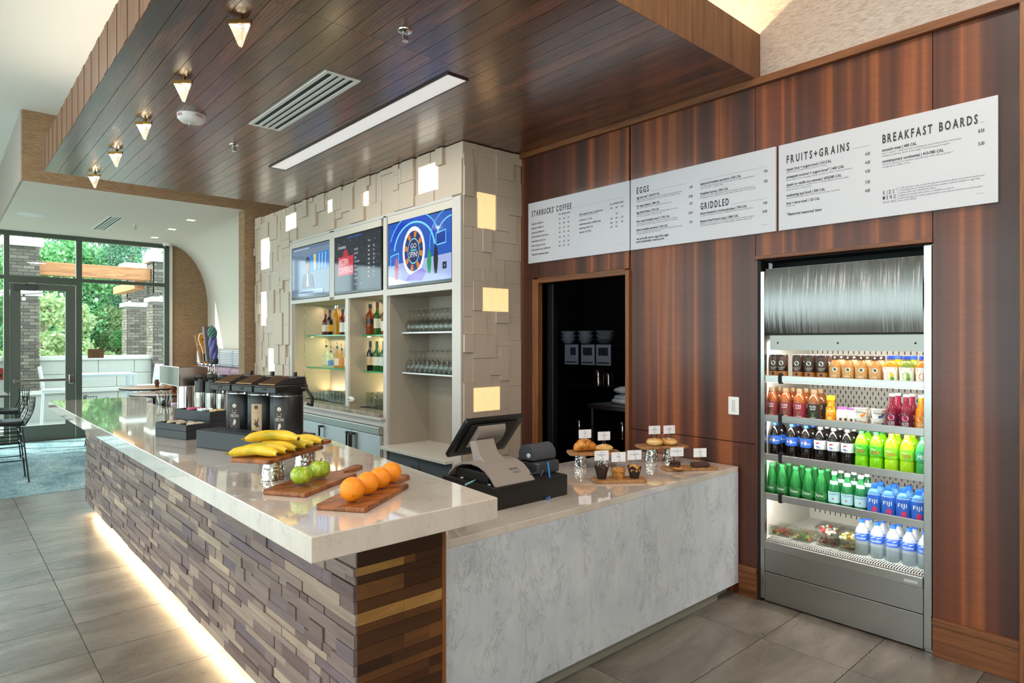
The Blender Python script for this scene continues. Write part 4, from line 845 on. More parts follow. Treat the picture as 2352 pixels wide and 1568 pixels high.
# ---- coffee station
E1, E2 = Vector((.303, -.953, 0)), Vector((.953, .303, 0)); RT = math.atan2(-.953, .303)      # local x along the front edge
def FRM(mb): return mb
tr = thing('coffee_drip_tray', 'dark grey wedge stand with a grille holding three airpots', 'stand', (1.012, 3.61, ZT_), RT)
MB().box(0, .13, 0, .50, .36, .068).build('body', M['charcoal'], tr, bevel=.006); MB().box(0, 0, 0, .50, .1295, .092).build('front_block', M['charcoal'], tr, bevel=.006)
MB().box(.02, .025, .090, .48, .125, .0925).build('drip_well', M['black'], tr)
for k in range(9): MB().box(.02, .027+.0108*k, .0925, .48, .0325+.0108*k, .0955).build('grille_bar', P('#202226', .4), tr)
AB = P('#17181b', .38); 
def airpot(u, label, paper=None):
    p = Vector((1.012, 3.61, 0))+E1*u+E2*.235; t = thing('airpot', label, 'airpot', (p.x, p.y, ZT_+.0725), RT, 'coffee airpots on the drip stand')
    r = .083
    MB().lathe([(r*.96, 0), (r, .006), (r, .2), (r*.97, .203)], 32).build('body', AB, t, smooth=40)
    MB().lathe([(r*1.01, .2), (r*1.01, .205)], 32).build('steel_ring', M['nickel'], t)
    MB().lathe([(r, .205), (r*.97, .225), (r*.72, .235)], 32).build('collar', M['black'], t, smooth=40)
    pl = [(-.082, -.14), (.082, -.14), (.09, -.06), (.088, .05), (.06, .09), (-.06, .09), (-.088, .05), (-.09, -.06)]
    p2 = [(x*.93, y*.96) for x, y in pl]; p3 = [(x*.80, .02+(y+.03)*.52) for x, y in pl]
    mb = MB(); mb.prism(pl, .222, .252); mb.prism(pl, .252, .26, top=p2); mb.prism(p2, .26, .298, top=p3); mb.build('pump_head', M['black'], t, bevel=.005)
    MB().add([(-.062, -.126, .2635), (.062, -.126, .2635), (.052, -.030, .2975), (-.052, -.030, .2975), (-.062, -.126, .2675), (.062, -.126, .2675), (.052, -.030, .3015), (-.052, -.030, .3015)], [(0, 3, 2, 1), (4, 5, 6, 7), (0, 1, 5, 4), (1, 2, 6, 5), (2, 3, 7, 6), (3, 0, 4, 7)]).build('push_lid', P('#8a6748', .22, .8), t)
    MB().lathe([(.0105, .297), (.0105, .32)], 10, None, 0, .055).build('lid_knob', M['black'], t, smooth=40)
    MB().tube([(0, -.115, .228), (0, -.118, .207)], .007, 8).build('spout', M['nickel'], t)
    MB().ball((0, -.141, .243), (.02, .004, .008), 10, 6).build('lock_button', M['rubber'], t)
    MB().tube([(.086, .02, .24), (.105, .035, .24), (.135, .05, .19), (.128, .055, .15), (.10, .05, .158)], .0085, 8).build('handle', M['black'], t, smooth=60)
    # paper label wrapped on the body, facing out over the bar
    def wrap(a, z, rr=r+.0012): th = -PI/2+.42+a/r; return (rr*math.cos(th), rr*math.sin(th), z)
    n = 8; v = []
    for k in range(n+1): v += [wrap(-.029+.058*k/n, .012, r+.0008), wrap(-.029+.058*k/n, .155, r+.0008)]
    lb = MB().add(v, [(2*k, 2*k+2, 2*k+3, 2*k+1) for k in range(n)]).build('paper_label', P(paper or '#3b312c', .6), t, smooth=60)
    mb = MB(); ink = P('#3a2f28' if paper else '#cfc8bf', .6)
    mb.add([wrap(.011*math.cos(R(q)), .137+.011*math.sin(R(q))) for q in range(0, 360, 30)], [tuple(range(12))])
    for z in (.112, .108): mb.add([wrap(-.012, z), wrap(.012, z), wrap(.012, z+.002), wrap(-.012, z+.002)], [(0, 1, 2, 3)])
    if paper:
        bird = [(-.021, .055), (-.010, .052), (-.006, .056), (-.012, .082), (.001, .060), (.013, .086), (.010, .052), (.019, .030), (.007, .037), (.0, .028), (-.005, .042)]
        mb.add([wrap(a, z) for a, z in bird], [tuple(range(len(bird)))])
    else:
        text(mb, 'VERONA', -.024, .075, .017, x1=.024, fn=lambda a, z: wrap(a, z)); text(mb, 'CAFFÈ', -.012, .096, .007, x1=.01, fn=lambda a, z: wrap(a, z))
        for z in (.02, .026): mb.add([wrap(-.015, z), wrap(.012, z), wrap(.012, z+.0015), wrap(-.015, z+.0015)], [(0, 1, 2, 3)])
        hb = [(-.008, .032), (.004, .036), (.01, .05), (.006, .066), (-.004, .06)]; mb.add([wrap(a, z) for a, z in hb], [tuple(range(5))])
    mb.build('print', ink, lb)
airpot(.062, 'black pump airpot with a dark label, at the creamer end of the stand'); airpot(.24, 'black pump airpot with a tan bird label, middle of the stand', '#b99a78'); airpot(.418, 'black pump airpot with a dark label, nearest the bananas')
def caddy(loc, L, D, Hh, cells, label, packs):
    t = thing('condiment_caddy', label, 'caddy', loc, RT, 'dark condiment caddies'); w = .008
    mb = MB(); mb.box(0, 0, 0, L, D, Hh*.55); mb.box(0, 0, Hh*.55, L, w, Hh); mb.box(0, D-w, Hh*.55, L, D, Hh); mb.box(0, w, Hh*.55, w, D-w, Hh); mb.box(L-w, w, Hh*.55, L, D-w, Hh); mb.build('tray', M['charcoal'], t, bevel=.004)
    for k in range(1, cells): MB().box(L*k/cells-.003, w, Hh*.55, L*k/cells+.003, D-w, Hh*.97).build('divider', M['charcoal'], t)
    rg = random.Random(len(label))
    for k, c in enumerate(packs):
        mb = MB()
        for q in range(7):
            mb.at(L*(k+.5)/cells+rg.uniform(-.02, .02), D*(.25+.08*q), Hh*.55, rz=R(rg.uniform(-14, 14)), rx=R(-20)); mb.box(-.024, -.001, 0, .024, .001, Hh*.5)
        pk = mb.build('packets', P(c, .6), t); tag(pk, kind='stuff')
caddy((.952, 4.19, ZT_), .30, .15, .085, 3, 'low dark caddy of brown packets at the open end of the bar', ['#b9a184', '#a5927c', '#c0ac92'])
caddy((1.105, 4.40, ZT_), .36, .14, .135, 3, 'taller dark caddy of pink, white and tan sweetener packets', ['#c2566e', '#dfe3ea', '#c8a86a'])
ris = tag(MB().box(0, 0, 0, .40, .16, .075).build('riser_block', M['charcoal'], bevel=.005, loc=(1.29, 4.86, ZT_), rz=RT), 'dark riser block under the steel cream carafes', 'riser')
def carafe(u, label):
    p = Vector((1.29, 4.86, 0))+E1*u+E2*.08; t = thing('cream_carafe', label, 'carafe', (p.x, p.y, ZT_+.0755), RT, 'steel cream carafes with black tops'); r = .047
    MB().lathe([(r*.97, 0), (r, .004), (r, .125)], 24).build('steel_body', M['steel_v'], t, smooth=40)
    MB().lathe([(r*1.03, .125), (r*1.03, .135), (r, .15), (r*.98, .19), (r*.9, .215), (r*.7, .225)], 24).build('collar', M['black'], t, smooth=50)
    MB().lathe([(r*.72, .225), (r*.8, .232), (r*.6, .25), (.005, .254)], 20).build('lid', M['rubber'], t, smooth=50)
    MB().tube([(0, -.035, .21), (0, -.065, .226)], [.012, .007], 8).build('spout', M['black'], t); MB().tube([(0, .042, .2), (0, .08, .19), (0, .08, .08), (0, .045, .06)], .008, 8).build('handle', M['black'], t, smooth=60)
carafe(.075, 'steel cream carafe with black top, nearest the taps'); carafe(.195, 'steel cream carafe with black top, next to the first airpot'); carafe(.315, 'steel cream carafe mostly hidden behind the airpots')
# beer tower
tw = thing('beer_tower', 'chrome beer tower, boxy head on a round column', 'tap tower', (1.45, 5.42, ZT_))
MB().lathe([(.085, 0), (.085, .008), (.064, .012), (.064, .215)], 32).build('column', M['chrome'], tw, smooth=40)
MB().box(-.09, -.13, .213, .12, .42, .362).build('head_box', P('#cfccc8', .07, 1), tw, bevel=.004)
MB().lathe([(.05, 0), (.055, .006), (.05, .008)], 24).build('base_ring', M['nickel'], tw) if 0 else None
hand = [(.02, 'wood'), (.12, 'amber'), (.22, 'slab'), (.32, 'hop')]
for i, (dy, kind) in enumerate(hand[::-1]):
    y = -.08+.10*i
    f = MB(); f.tube([(.12, y, .30), (.17, y, .30), (.20, y, .285), (.215, y, .235), (.205, y, .22)], [.014, .014, .013, .010, .008], 10); f.lathe([(.014, .30), (.017, .32), (.009, .335), (.013, .36), (.012, .375)], 12, None, .185, y, 0)
    fa = f.build('faucet', M['chrome'], tw, smooth=50)
def handle(name, label, dx, y, build):
    t = thing(name, label, 'tap handle', (1.45+.185+dx, 5.42+y, ZT_+.376)); t.rotation_euler = (0, R(-4), 0); build(t); return t
def h_hop(t):
    mb = MB(); 
    for q in range(3):
        pts = [(.013*math.cos(2.1*q+4.2*k/10), .013*math.sin(2.1*q+4.2*k/10), .03+.19*k/10) for k in range(11)]; mb.tube(pts, [.010+.012*math.sin(PI*(1-k/10)*.8+.3) for k in range(11)], 7)
    mb.build('twisted_grip', P('#4a4a86', .35), t, smooth=60); MB().lathe([(.024, 0), (.03, .012), (.03, .04), (.02, .045)], 12).build('ferrule', P('#2b2d33', .4), t, smooth=40)
    mb = MB()
    for k in range(7):
        for q in range(6): a = q*PI/3+k*.5; rr = .026*math.sin(PI*(k+1.2)/9); mb.ball((rr*math.cos(a), rr*math.sin(a), .205+.0125*k), (.011, .011, .013), 7, 5)
    mb.lathe([(.012, .28), (.003, .31)], 8); mb.build('hop_cone', P('#3f6f63', .5), t, smooth=60)
handle('tap_handle', 'purple twisted tap handle topped by a green hop cone', .0, -.08, h_hop)
def h_slab(t):
    mb = MB(); mb.prism([(-.03, -.016), (.03, -.02), (.034, .012), (-.034, .016)], .02, .30, top=[(-.036, -.022), (.036, -.026), (.04, .014), (-.04, .018)]); mb.build('slab_grip', P('#5f5557', .4), t, bevel=.003)
    MB().lathe([(.018, 0), (.016, .025)], 10).build('ferrule', M['black'], t)
    mb = MB(); text(mb, 'COVALLIGHT', 0, 0, .022, x1=.19, fn=lambda a, z: (z-.012, -.0235-a*.018, .272-a)); mb.build('lettering', P('#b0544a', .5), t)
handle('tap_handle', 'grey slab tap handle with upright red lettering', .0, .02, h_slab)
def h_amb(t):
    out = [(-.018, 0), (.018, 0), (.02, .08), (.045, .14), (.05, .2), (.035, .245), (0, .255), (-.04, .24), (-.05, .2), (-.03, .13), (-.02, .08)]
    mb = MB(); mb.add([(x, -.012, z) for x, z in out]+[(x, .012, z) for x, z in out], [tuple(range(11)), tuple(range(11, 22))[::-1]]+[(i, i+11, (i+1) % 11+11, (i+1) % 11) for i in range(11)]); mb.build('paddle_grip', P('#d1871c', .35), t, bevel=.003)
    MB().tube([(x*1.04, -.006, z) for x, z in out[2:]], .004, 6).build('white_rim', P('#ece8e2', .35), t); MB().box(-.024, -.016, .015, .024, .016, .085).build('black_block', P('#2a1710', .4), t, bevel=.003)
    mb = MB(); mb.add([(x, -.0135, z) for x, z in [(-.03, .2), (.02, .215), (.028, .205), (-.01, .19), (.012, .15), (.006, .145), (-.018, .185)]], [tuple(range(7))]); mb.build('black_mark', M['black'], t)
handle('tap_handle', 'amber paddle tap handle with white rim and black marks', .0, .12, h_amb)
def h_wood(t): MB().prism([(-.022, -.014), (.022, -.014), (.022, .014), (-.022, .014)], 0, .235, top=[(-.05, -.016), (.05, -.016), (.05, .016), (-.05, .016)]).build('wooden_grip', M['oakboard'], t, bevel=.012); MB().box(-.03, -.018, .15, .03, -.0155, .155).build('white_line', P('#eee', .5), t)
handle('tap_handle', 'broad plain wooden tap handle at the window end of the tower', .0, .22, h_wood)
# bar spoons in a glass at the sunken work edge behind the bar
MB_ = thing('spoon_jar', 'glass jar of long bar spoons and tongs behind the bar end', 'jar', (1.51, 6.32, .98)); MB().lathe([(.05, 0), (.055, .1), (.052, .1), (.047, .005), (0, .005)], 18).build('jar', M['glass'], MB_, smooth=50)
for k in range(7):
    a = k*.9; MB().tube([(.02*math.cos(a), .02*math.sin(a), .01), (.06*math.cos(a), .06*math.sin(a), .2)], .004, 5).ball((.062*math.cos(a), .062*math.sin(a), .205), (.012, .012, .008), 8, 5).build('spoon', M['nickel'], MB_)
MB().ball((-.02, -.05, .12), (.02, .02, .028), 8, 6).build('tong_end', M['black'], MB_, smooth=60)
wk = tag(MB().box(1.45, 5.2, .94, 1.95, 7.2, .98).build('work_shelf', M['steel_h'], bevel=.003), 'lower steel work shelf behind the bar top', 'shelf')
# ---- cash register
rg_ = thing('cash_drawer', 'black cash drawer on the low counter under the terminal', 'cash drawer', (1.99, 2.335, .833))
MB().box(0, 0, 0, .50, .43, .108).build('case', P('#121211', .42), rg_, bevel=.003); MB().box(.004, .015, .106, .496, .425, .1085).build('top_mat', P('#0c0c0c', .6), rg_)
MB().box(.0, .425, .012, .5, .436, .098).build('drawer_front', P('#1b1b1b', .4), rg_, bevel=.002)
GB = P('#948880', .42); tm_ = thing('pos_terminal', 'touchscreen till terminal, grey arched base and dark tilted display', 'terminal', (1.99, 2.335, .942))
prof = [(.015, .002), (.03, .014), (.06, .045), (.10, .073), (.15, .09), (.21, .096), (.28, .088), (.34, .066), (.385, .03), (.40, .012)]
def shell(mb, x0, x1, th):
    o = prof; i = [(y, max(z-th, 0)) for y, z in prof][::-1]; pl = o+i; n = len(pl)
    mb.add([(x0, y, z) for y, z in pl]+[(x1, y, z) for y, z in pl], [tuple(range(n))[::-1], tuple(range(n, 2*n))]+[(k, (k+1) % n, n+(k+1) % n, n+k) for k in range(n)])
mb = MB(); shell(mb, .015, .275, .012); mb.build('arched_base', GB, tm_, smooth=35)
MB().box(.035, .10, 0, .25, .36, .05).build('under_chassis', P('#1a1716', .5), tm_, bevel=.004)
for y in (.08, .30): MB().lathe([(.012, -.0), (.01, .006)], 10, None, .03, y).build('foot', M['nickel'], tm_)
mb = MB(); mb.add([(.075, .16, .085), (.225, .16, .085), (.225, .27, .085), (.075, .27, .085), (.105, .29, .185), (.235, .29, .185), (.235, .34, .175), (.105, .34, .175), (.085, .225, .115), (.215, .225, .115), (.215, .29, .115), (.085, .29, .115)], [(0, 1, 9, 8), (8, 9, 5, 4), (1, 2, 10, 9), (9, 10, 6, 5), (2, 3, 11, 10), (10, 11, 7, 6), (3, 0, 8, 11), (11, 8, 4, 7), (4, 5, 6, 7)]); mb.build('neck', GB, tm_, smooth=40, bevel=.004)
dp = MB(); dp.at(.285, .42, .185, rx=R(-49)); 
dp.prism(rrect(-.208, -.14, .208, .14, .012), -.014, .012); ds = dp.build('display', M['black'], tm_, bevel=.004)
mb = MB(); mb.at(.285, .42, .185, rx=R(-49)); mb.prism(rrect(-.2, -.132, .2, .132, .01), .012, .014); mb.build('touch_glass', M['blackgloss'], tm_)
mb = MB(); mb.at(.285, .42, .185, rx=R(-49)); mb.prism(rrect(-.17, -.115, .17, .115, .02), -.024, -.014); mb.build('display_back', P('#171515', .5), tm_, bevel=.005)
mb = MB(); mb.at(.285-.03, .42, .185, rx=R(-49)); pl = [(-.11, -.014), (.055, -.014), (.055, -.03), (.02, -.052), (-.04, -.062), (-.085, -.052), (-.105, -.034)]
mb.add([(-.095, a, b) for a, b in pl]+[(.095, a, b) for a, b in pl], [tuple(range(7)), tuple(range(7, 14))[::-1]]+[(k, 7+k, 7+(k+1) % 7, (k+1) % 7) for k in range(7)]); mb.build('hinge_cover', GB, tm_, smooth=50)
mb = MB(); ff = lambda a, z: (a, .0565+(.102-.0565)*(z-.045)/(.075-.045)*1.0-.0015, z+.0012)
def onshell(a, q):
    y = .052+q; i = max(k for k in range(len(prof)) if prof[k][0] <= y); (ya, za), (yb, zb) = prof[i], prof[i+1]; return (a, y-.0012, za+(zb-za)*(y-ya)/(yb-ya)+.0012)
text(mb, 'micros', .158, .022, .016, x1=.212, fn=onshell); mb.build('lettering', P('#2c2523', .5), tm_); mb = MB(); text(mb, 'ORACLE', .166, .004, .010, x1=.218, fn=onshell); mb.build('lettering', P('#6d625c', .5), tm_)
pn = thing('receipt_printer', 'dark grey receipt printer standing beside the till terminal', 'printer', (2.345, 2.41, .942)); DG = P('#3a3a3f', .4)
MB().prism(rrect(0, 0, .17, .20, .02), 0, .065).build('body', DG, pn, bevel=.01)
pl = arc(.09, .058, .06, -20, 200, 10); n = len(pl); mb = MB(); mb.add([(.0, y, z+.035) for y, z in pl]+[(.165, y, z+.035) for y, z in pl], [tuple(range(n)), tuple(range(n, 2*n))[::-1]]+[(k, n+k, n+(k+1) % n, (k+1) % n) for k in range(n)]); mb.build('paper_cover', P('#46464c', .38), pn, smooth=40)
MB().box(.0, .04, .062, .168, .19, .066).build('cover_seam', M['black'], pn); MB().ball((-.002, .07, .095), (.004, .016, .013), 10, 6).build('feed_button', P('#c4c6c9', .3), pn, smooth=60)
t = tag(MB().box(0, 0, 0, .09, .14, .085).at(.02, .03, .085).box(0, 0, 0, .06, .08, .03).build('card_reader', P('#4a4449', .5), bevel=.012, loc=(2.52, 2.62, .833)), 'small dark card reader half hidden behind the printer', 'card reader')
def pen(loc, rx, rz, col, tip, label):
    t = thing('pen', label, 'pen', loc, rz); t.rotation_euler = (rx, 0, rz); MB().lathe([(.0045, .0), (.0045, .125), (.003, .128)], 8).build('barrel', P(col, .35), t, smooth=40); MB().lathe([(.0015, -.012), (.0045, 0)], 8).build('tip', P(tip, .4), t)
pen((2.375, 2.345, .90), R(14), R(-75), '#2b7fd0', '#1c4f8a', 'blue pen leaning against the front of the printer'); pen((2.02, 2.53, .946), R(88), R(-60), '#8fc4cc', '#5fae5a', 'pale blue pen with green tip on the cash drawer')
t = thing('cable', 'short blue cable end under the cash drawer', 'cable', (2.33, 2.325, .836)); MB().tube([(0, .01, .004), (0, -.006, .004), (.004, -.012, .016)], .005, 6).build('cable', P('#2a78c8', .4), t)
t = thing('cable', 'thin black looped cable between till and printer', 'cable', (2.25, 2.355, .945)); MB().tube([(0, .03, .02), (.03, -.004, .03), (.06, .0, .005), (.09, .01, .035), (.12, .03, .012)], .003, 6).build('cable', M['black'], t)
# ---- pastry displays on the low counter
ZC = .833
def tray(name, label, loc, rz, L, D, th=.016):
    t = thing(name, label, 'board', loc, rz, 'oak boards of pastries'); MB().prism(rrect(-L/2, -D/2, L/2, D/2, .03), 0, th).build('board', M['oakboard'], t, bevel=.004)
    return t
def card(loc, rz, lines, label):
    t = thing('price_card', label, 'price card', loc, rz, 'white price cards on wire clips'); mb = MB()
    MB().tube([(-.009, 0, 0), (-.006, 0, .03), (-.007, -.003, .045), (0, -.003, .054), (.007, -.003, .045), (.006, 0, .03), (.009, 0, 0)], .0012, 5).build('wire_clip', M['chrome'], t)
    cd = MB().box(-.043, -.0008, .034, .043, .0008, .09).build('card', M['card'], t)
    mb = MB()
    for z, w in lines:
        mb.add([(-w/2, -.0014, z), (w/2, -.0014, z), (w/2, -.0014, z+.0026), (-w/2, -.0014, z+.0026)], [(0, 1, 2, 3)])
    mb.build('print', M['textgrey'], cd)
DL = [(.078, .012), (.062, .03), (.055, .012)]
FC = R(-52)                                                             # boards and cards look back at the queue
eb = math.atan2(-.6, .8)
mt = tray('pastry_board', 'small oak board of three muffins in front of the pastry stand', (2.955, 2.365, ZC), eb, .315, .13)
CRU = wood('muffin_crumb', [(.3, '#8a4e1e'), (.5, '#c07f38'), (.7, '#d9a35a')], (60, 60, 60), .7, 5, .1, .2, (200, 200, 200), None, .5); CHO = wood('chocolate_crumb', [(.3, '#2a1510'), (.6, '#4a2a1e')], (70, 70, 70), .7, 5, .1, .2)
def muffin(off, kind, label):
    p = Vector((2.955, 2.365, 0))+Vector((.8, -.6, 0))*off; t = thing('muffin', label, 'muffin', (p.x, p.y, ZC+.016), .5, 'muffins on the oak board'); 
    if kind == 'plain':
        MB().lathe([(.034, 0), (.037, .03), (.038, .045)], 20).build('crumb_cup', CRU, t, smooth=50); MB().ball((0, 0, .045), (.041, .041, .022), 16, 8, None, lambda d: 1+.05*math.sin(7*d[0]+9*d[1])).build('top', CRU, t, smooth=60)
    else:
        MB().ball((0, 0, .052), (.036, .036, .028), 16, 8, None, lambda d: 1+.07*math.sin(9*d[0]+7*d[1])).build('top', CRU if kind == 'a' else CHO, t, smooth=60)
        n = 24; v = []; 
        for k in range(n): a = 2*PI*k/n; v += [(.025*math.cos(a), .025*math.sin(a), 0), ((.038+.003*(k % 2))*math.cos(a), (.038+.003*(k % 2))*math.sin(a), .058+.018*(.5+.5*math.cos(4*a+.6)))]
        MB().add(v, [(2*k, (2*k+2) % (2*n), (2*k+3) % (2*n), 2*k+1) for k in range(n)]+[tuple(range(0, 2*n, 2))[::-1]]).build('paper_wrapper', P('#2b1a16', .6), t)
muffin(-.10, 'c', 'chocolate muffin in a dark tulip wrapper'); muffin(.0, 'plain', 'plain golden muffin cake without wrapper, middle of the board'); muffin(.095, 'a', 'golden topped muffin in a dark tulip wrapper')
for off, w, z, lb in ((-.10, .05, .072, 'price card above the chocolate muffin'), (.0, .024, .062, 'price card above the plain golden muffin'), (.095, .058, .072, 'price card above the golden topped muffin')):
    p = Vector((2.955, 2.365, 0))+Vector((.8, -.6, 0))*off+Vector((.6, .8, 0))*.0; card((p.x, p.y, ZC+.016+z), eb+R(6), [(.078, .013), (.065, w), (.058, .014)], lb)
tray('pastry_board', 'oak board of cookies and brownie at the wall end of the counter', (3.565, 2.285, ZC), math.atan2(-.54, .84), .35, .12)
def cookie(loc, r, label, mat): t = thing('cookie', label, 'cookie', loc, 0, 'cookies on the oak board'); MB().lathe([(r*.9, 0), (r, .004), (r*.93, .011), (r*.4, .014), (0, .014)], 18).build('biscuit', mat, t, smooth=60); mb = MB(); rr = random.Random(int(r*9999)); [mb.ball((rr.uniform(-.6, .6)*r, rr.uniform(-.6, .6)*r, .0125), (.007, .006, .004), 7, 5) for _ in range(7)]; tag(mb.build('chocolate_chips', P('#2a140d', .4), t, smooth=60), kind='stuff')
ck = (3.455, 2.29); cookie((ck[0], ck[1], ZC+.0163), .042, 'chocolate chip cookie at the bottom of the small pile', CRU); cookie((ck[0]+.004, ck[1]+.03, ZC+.0305), .037, 'dark cookie laid in the middle of the pile', CHO); cookie((ck[0]+.015, ck[1]+.035, ZC+.045), .035, 'dark cookie on top of the pile', CHO)
t = thing('brownie', 'thick square brownie on the oak board', 'brownie', (3.61, 2.235, ZC+.016), math.atan2(-.54, .84)); MB().box(-.055, -.028, 0, .055, .028, .028).build('cake', CHO, t, bevel=.006)
card((ck[0], ck[1]+.012, ZC+.058), FC+R(18), [(.078, .013), (.066, .058), (.058, .012)], 'price card above the cookies'); card((3.61, 2.235, ZC+.044), FC+R(18), [(.078, .013), (.066, .03), (.058, .012)], 'price card above the brownie')
def stand(c1, c2, ctr, L, D, zb, label, rz):
    for k, c in enumerate((c1, c2)): cup((c[0], c[1], ZC), zb-ZC-.0005, .043, 'upturned hammered cup %s under the %s' % (('on the till side', 'on the wall side')[k], label.split(' on ')[0]))
    return tray('pastry_board', label, (ctr[0], ctr[1], zb), rz, L, D)
stand((3.10, 2.79), (3.225, 2.70), (3.17, 2.74), .34, .16, .918, 'raised oak board of croissant and bun on hammered cups, by the doorway', eb)
stand((3.60, 2.60), (3.70, 2.53), (3.66, 2.56), .34, .16, .928, 'raised oak board of bagels on hammered cups, by the wood wall', math.atan2(-.5, .866))
GBK = NT('baked_crust'); f = GBK.noise(GBK.pos((30, 30, 50), 5), 1, 4); GBK.fin(GBK.ramp(f, [(.3, '#a5591a'), (.55, '#d98d35'), (.75, '#e8b566')]), .35); 
BGL = NT('bagel_crust'); f = BGL.noise(BGL.pos((14, 14, 60), 5), 1, 3); BGL.fin(BGL.ramp(f, [(.3, '#c98a3c'), (.5, '#e3b46c'), (.7, '#f0d8a4')]), .45)
cr = thing('croissant', 'glossy golden croissant standing on the raised oak board', 'croissant', (3.125, 2.775, .934), eb+R(12)); mb = MB(); pts = [(-.075+.15*k/12, .025*math.cos(PI*(k/12-.5))-.012, .0) for k in range(13)]
rr = [.012+.030*math.sin(PI*k/12)**.7*(1 if k % 3 else .86) for k in range(13)]; mb.tube([(x, y, r_) for (x, y, z), r_ in zip(pts, rr)], rr, 12); mb.build('pastry', GBK.m, cr, smooth=60)
bn = thing('bun', 'flat golden scone bun beside the croissant', 'bun', (3.225, 2.70, .9338), eb); MB().ball((0, 0, .021), (.062, .042, .024), 18, 10, None, lambda d: 1+.06*math.sin(6*d[0]+5*d[1])).build('bread', BGL.m, bn, smooth=60)
card((3.125, 2.775, .985), eb+R(10), [(.078, .012), (.066, .016), (.058, .008)], 'price card above the croissant'); card((3.225, 2.70, .97), eb+R(10), [(.078, .012), (.066, .034), (.058, .008)], 'price card above the scone bun')
def bagel(loc, label, topping): 
    t = thing('bagel', label, 'bagel', loc, 0, 'bagels on the raised board'); n = 22; v = []; m_ = 10; 
    for i in range(n):
        a = 2*PI*i/n
        for j in range(m_): b = 2*PI*j/m_; rr_ = .034+.022*math.cos(b); v.append((rr_*math.cos(a), rr_*math.sin(a), .022+.021*math.sin(b)))
    MB().add(v, [(i*m_+j, ((i+1) % n)*m_+j, ((i+1) % n)*m_+(j+1) % m_, i*m_+(j+1) % m_) for i in range(n) for j in range(m_)]).build('bread', BGL.m, t, smooth=80)
    if topping:
        mb = MB(); q = random.Random(4)
        for _ in range(70): a, b = q.random()*6.28, q.random()*2.2+.4; rr_ = .034+.0225*math.cos(b); mb.ball((rr_*math.cos(a), rr_*math.sin(a), .022+.0215*math.sin(b)), .0026, 5, 3)
        tag(mb.build('toppings', P('#7a4a1c', .6), t), kind='stuff')
bagel((3.615, 2.585, .944), 'plain bagel on the raised oak board', False); bagel((3.705, 2.53, .944), 'seeded bagel on the raised oak board', True)
card((3.615, 2.585, .985), eb+R(10), [(.078, .013), (.067, .022), (.060, .04)], 'price card above the plain bagel'); card((3.705, 2.53, .985), eb+R(10), [(.078, .011), (.067, .036), (.060, .034)], 'price card above the seeded bagel')
# ================================================================== open-front drinks fridge set in the wood wall
fg = thing('drinks_fridge', 'stainless open-front drinks fridge set into the wood wall', 'fridge', (0, 0, 0))
XB = 4.62; SV, SH = M['steel_v'], M['steel_h']; HOOD = NT('brushed_hood'); HOOD.bump(HOOD.noise(HOOD.pos((1, 13, .8)), 1, 3, .6), .5, .012); HOOD.fin('#827f7c', .2, 1); HOOD.p.inputs['Anisotropic'].default_value = .85; HOOD.p.inputs['Anisotropic Rotation'].default_value = .25; HOOD.l(HOOD.n('ShaderNodeTangent', direction_type='RADIAL', axis='Z').outputs[0], HOOD.p.inputs['Tangent']); HOOD = HOOD.m; KICK = steel('kick_steel', '#a5a19c', .36, (3, 30, 2), .06); LIN = P('#d9d6cc', .45); FB = P('#09090a', .75)
mb = MB(); mb.box(3.91, 1.033, 0, 3.955, 1.075, 2.16); sp = mb.build('side_post', SV, fg, bevel=.003)
MB().box(3.895, 1.036, .02, 3.915, 1.074, 2.155).build('side_post', SV, fg, bevel=.003); MB().box(3.895, 1.952, .02, 3.93, 1.978, 2.09).build('side_post', SV, fg, bevel=.003)
MB().box(3.90, 1.978, 0, 4.0, 1.998, 2.16).build('gap_strip', FB, fg); MB().box(4.10, 1.03, 2.09, 4.11, 2.0, 2.165).build('top_shadow_gap', FB, fg)  # near-black sheet puts the shade above the hood into colour
mb = MB(); mb.box(4.11, 1.03, 2.10, XB, 2.0, 2.16); mb.box(3.94, 1.032, 2.157, 4.11, 1.998, 2.164); mb.box(3.93, 1.978, .0, XB, 2.0, 2.1); mb.box(3.93, 1.03, 0, XB, 1.046, 2.1); mb.box(XB, 1.03, 0, XB+.03, 2.0, 2.16); mb.build('shell', FB, fg)  # includes a black sheet added to keep the top gap dark
mb = MB(); mb.box(XB-.02, 1.05, .30, XB-.01, 1.975, 1.70); mb.box(3.96, 1.046, .36, XB, 1.052, 1.68); mb.box(3.96, 1.972, .36, XB, 1.978, 1.68); mb.box(3.95, 1.05, 1.66, XB, 1.975, 1.70); mb.build('liner', LIN, fg)
mb = MB()
for r_ in range(40):
    for c in range(26):
        y = 1.08+.034*c+(.017 if r_ % 2 else 0); z = .45+.03*r_
        mb.add([(XB-.0205, y, z), (XB-.0205, y+.006, z), (XB-.0205, y+.006, z+.021), (XB-.0205, y, z+.021)], [(0, 1, 2, 3)])
tag(mb.build('perforations', P('#2a2a28', .6), fg), kind='stuff')
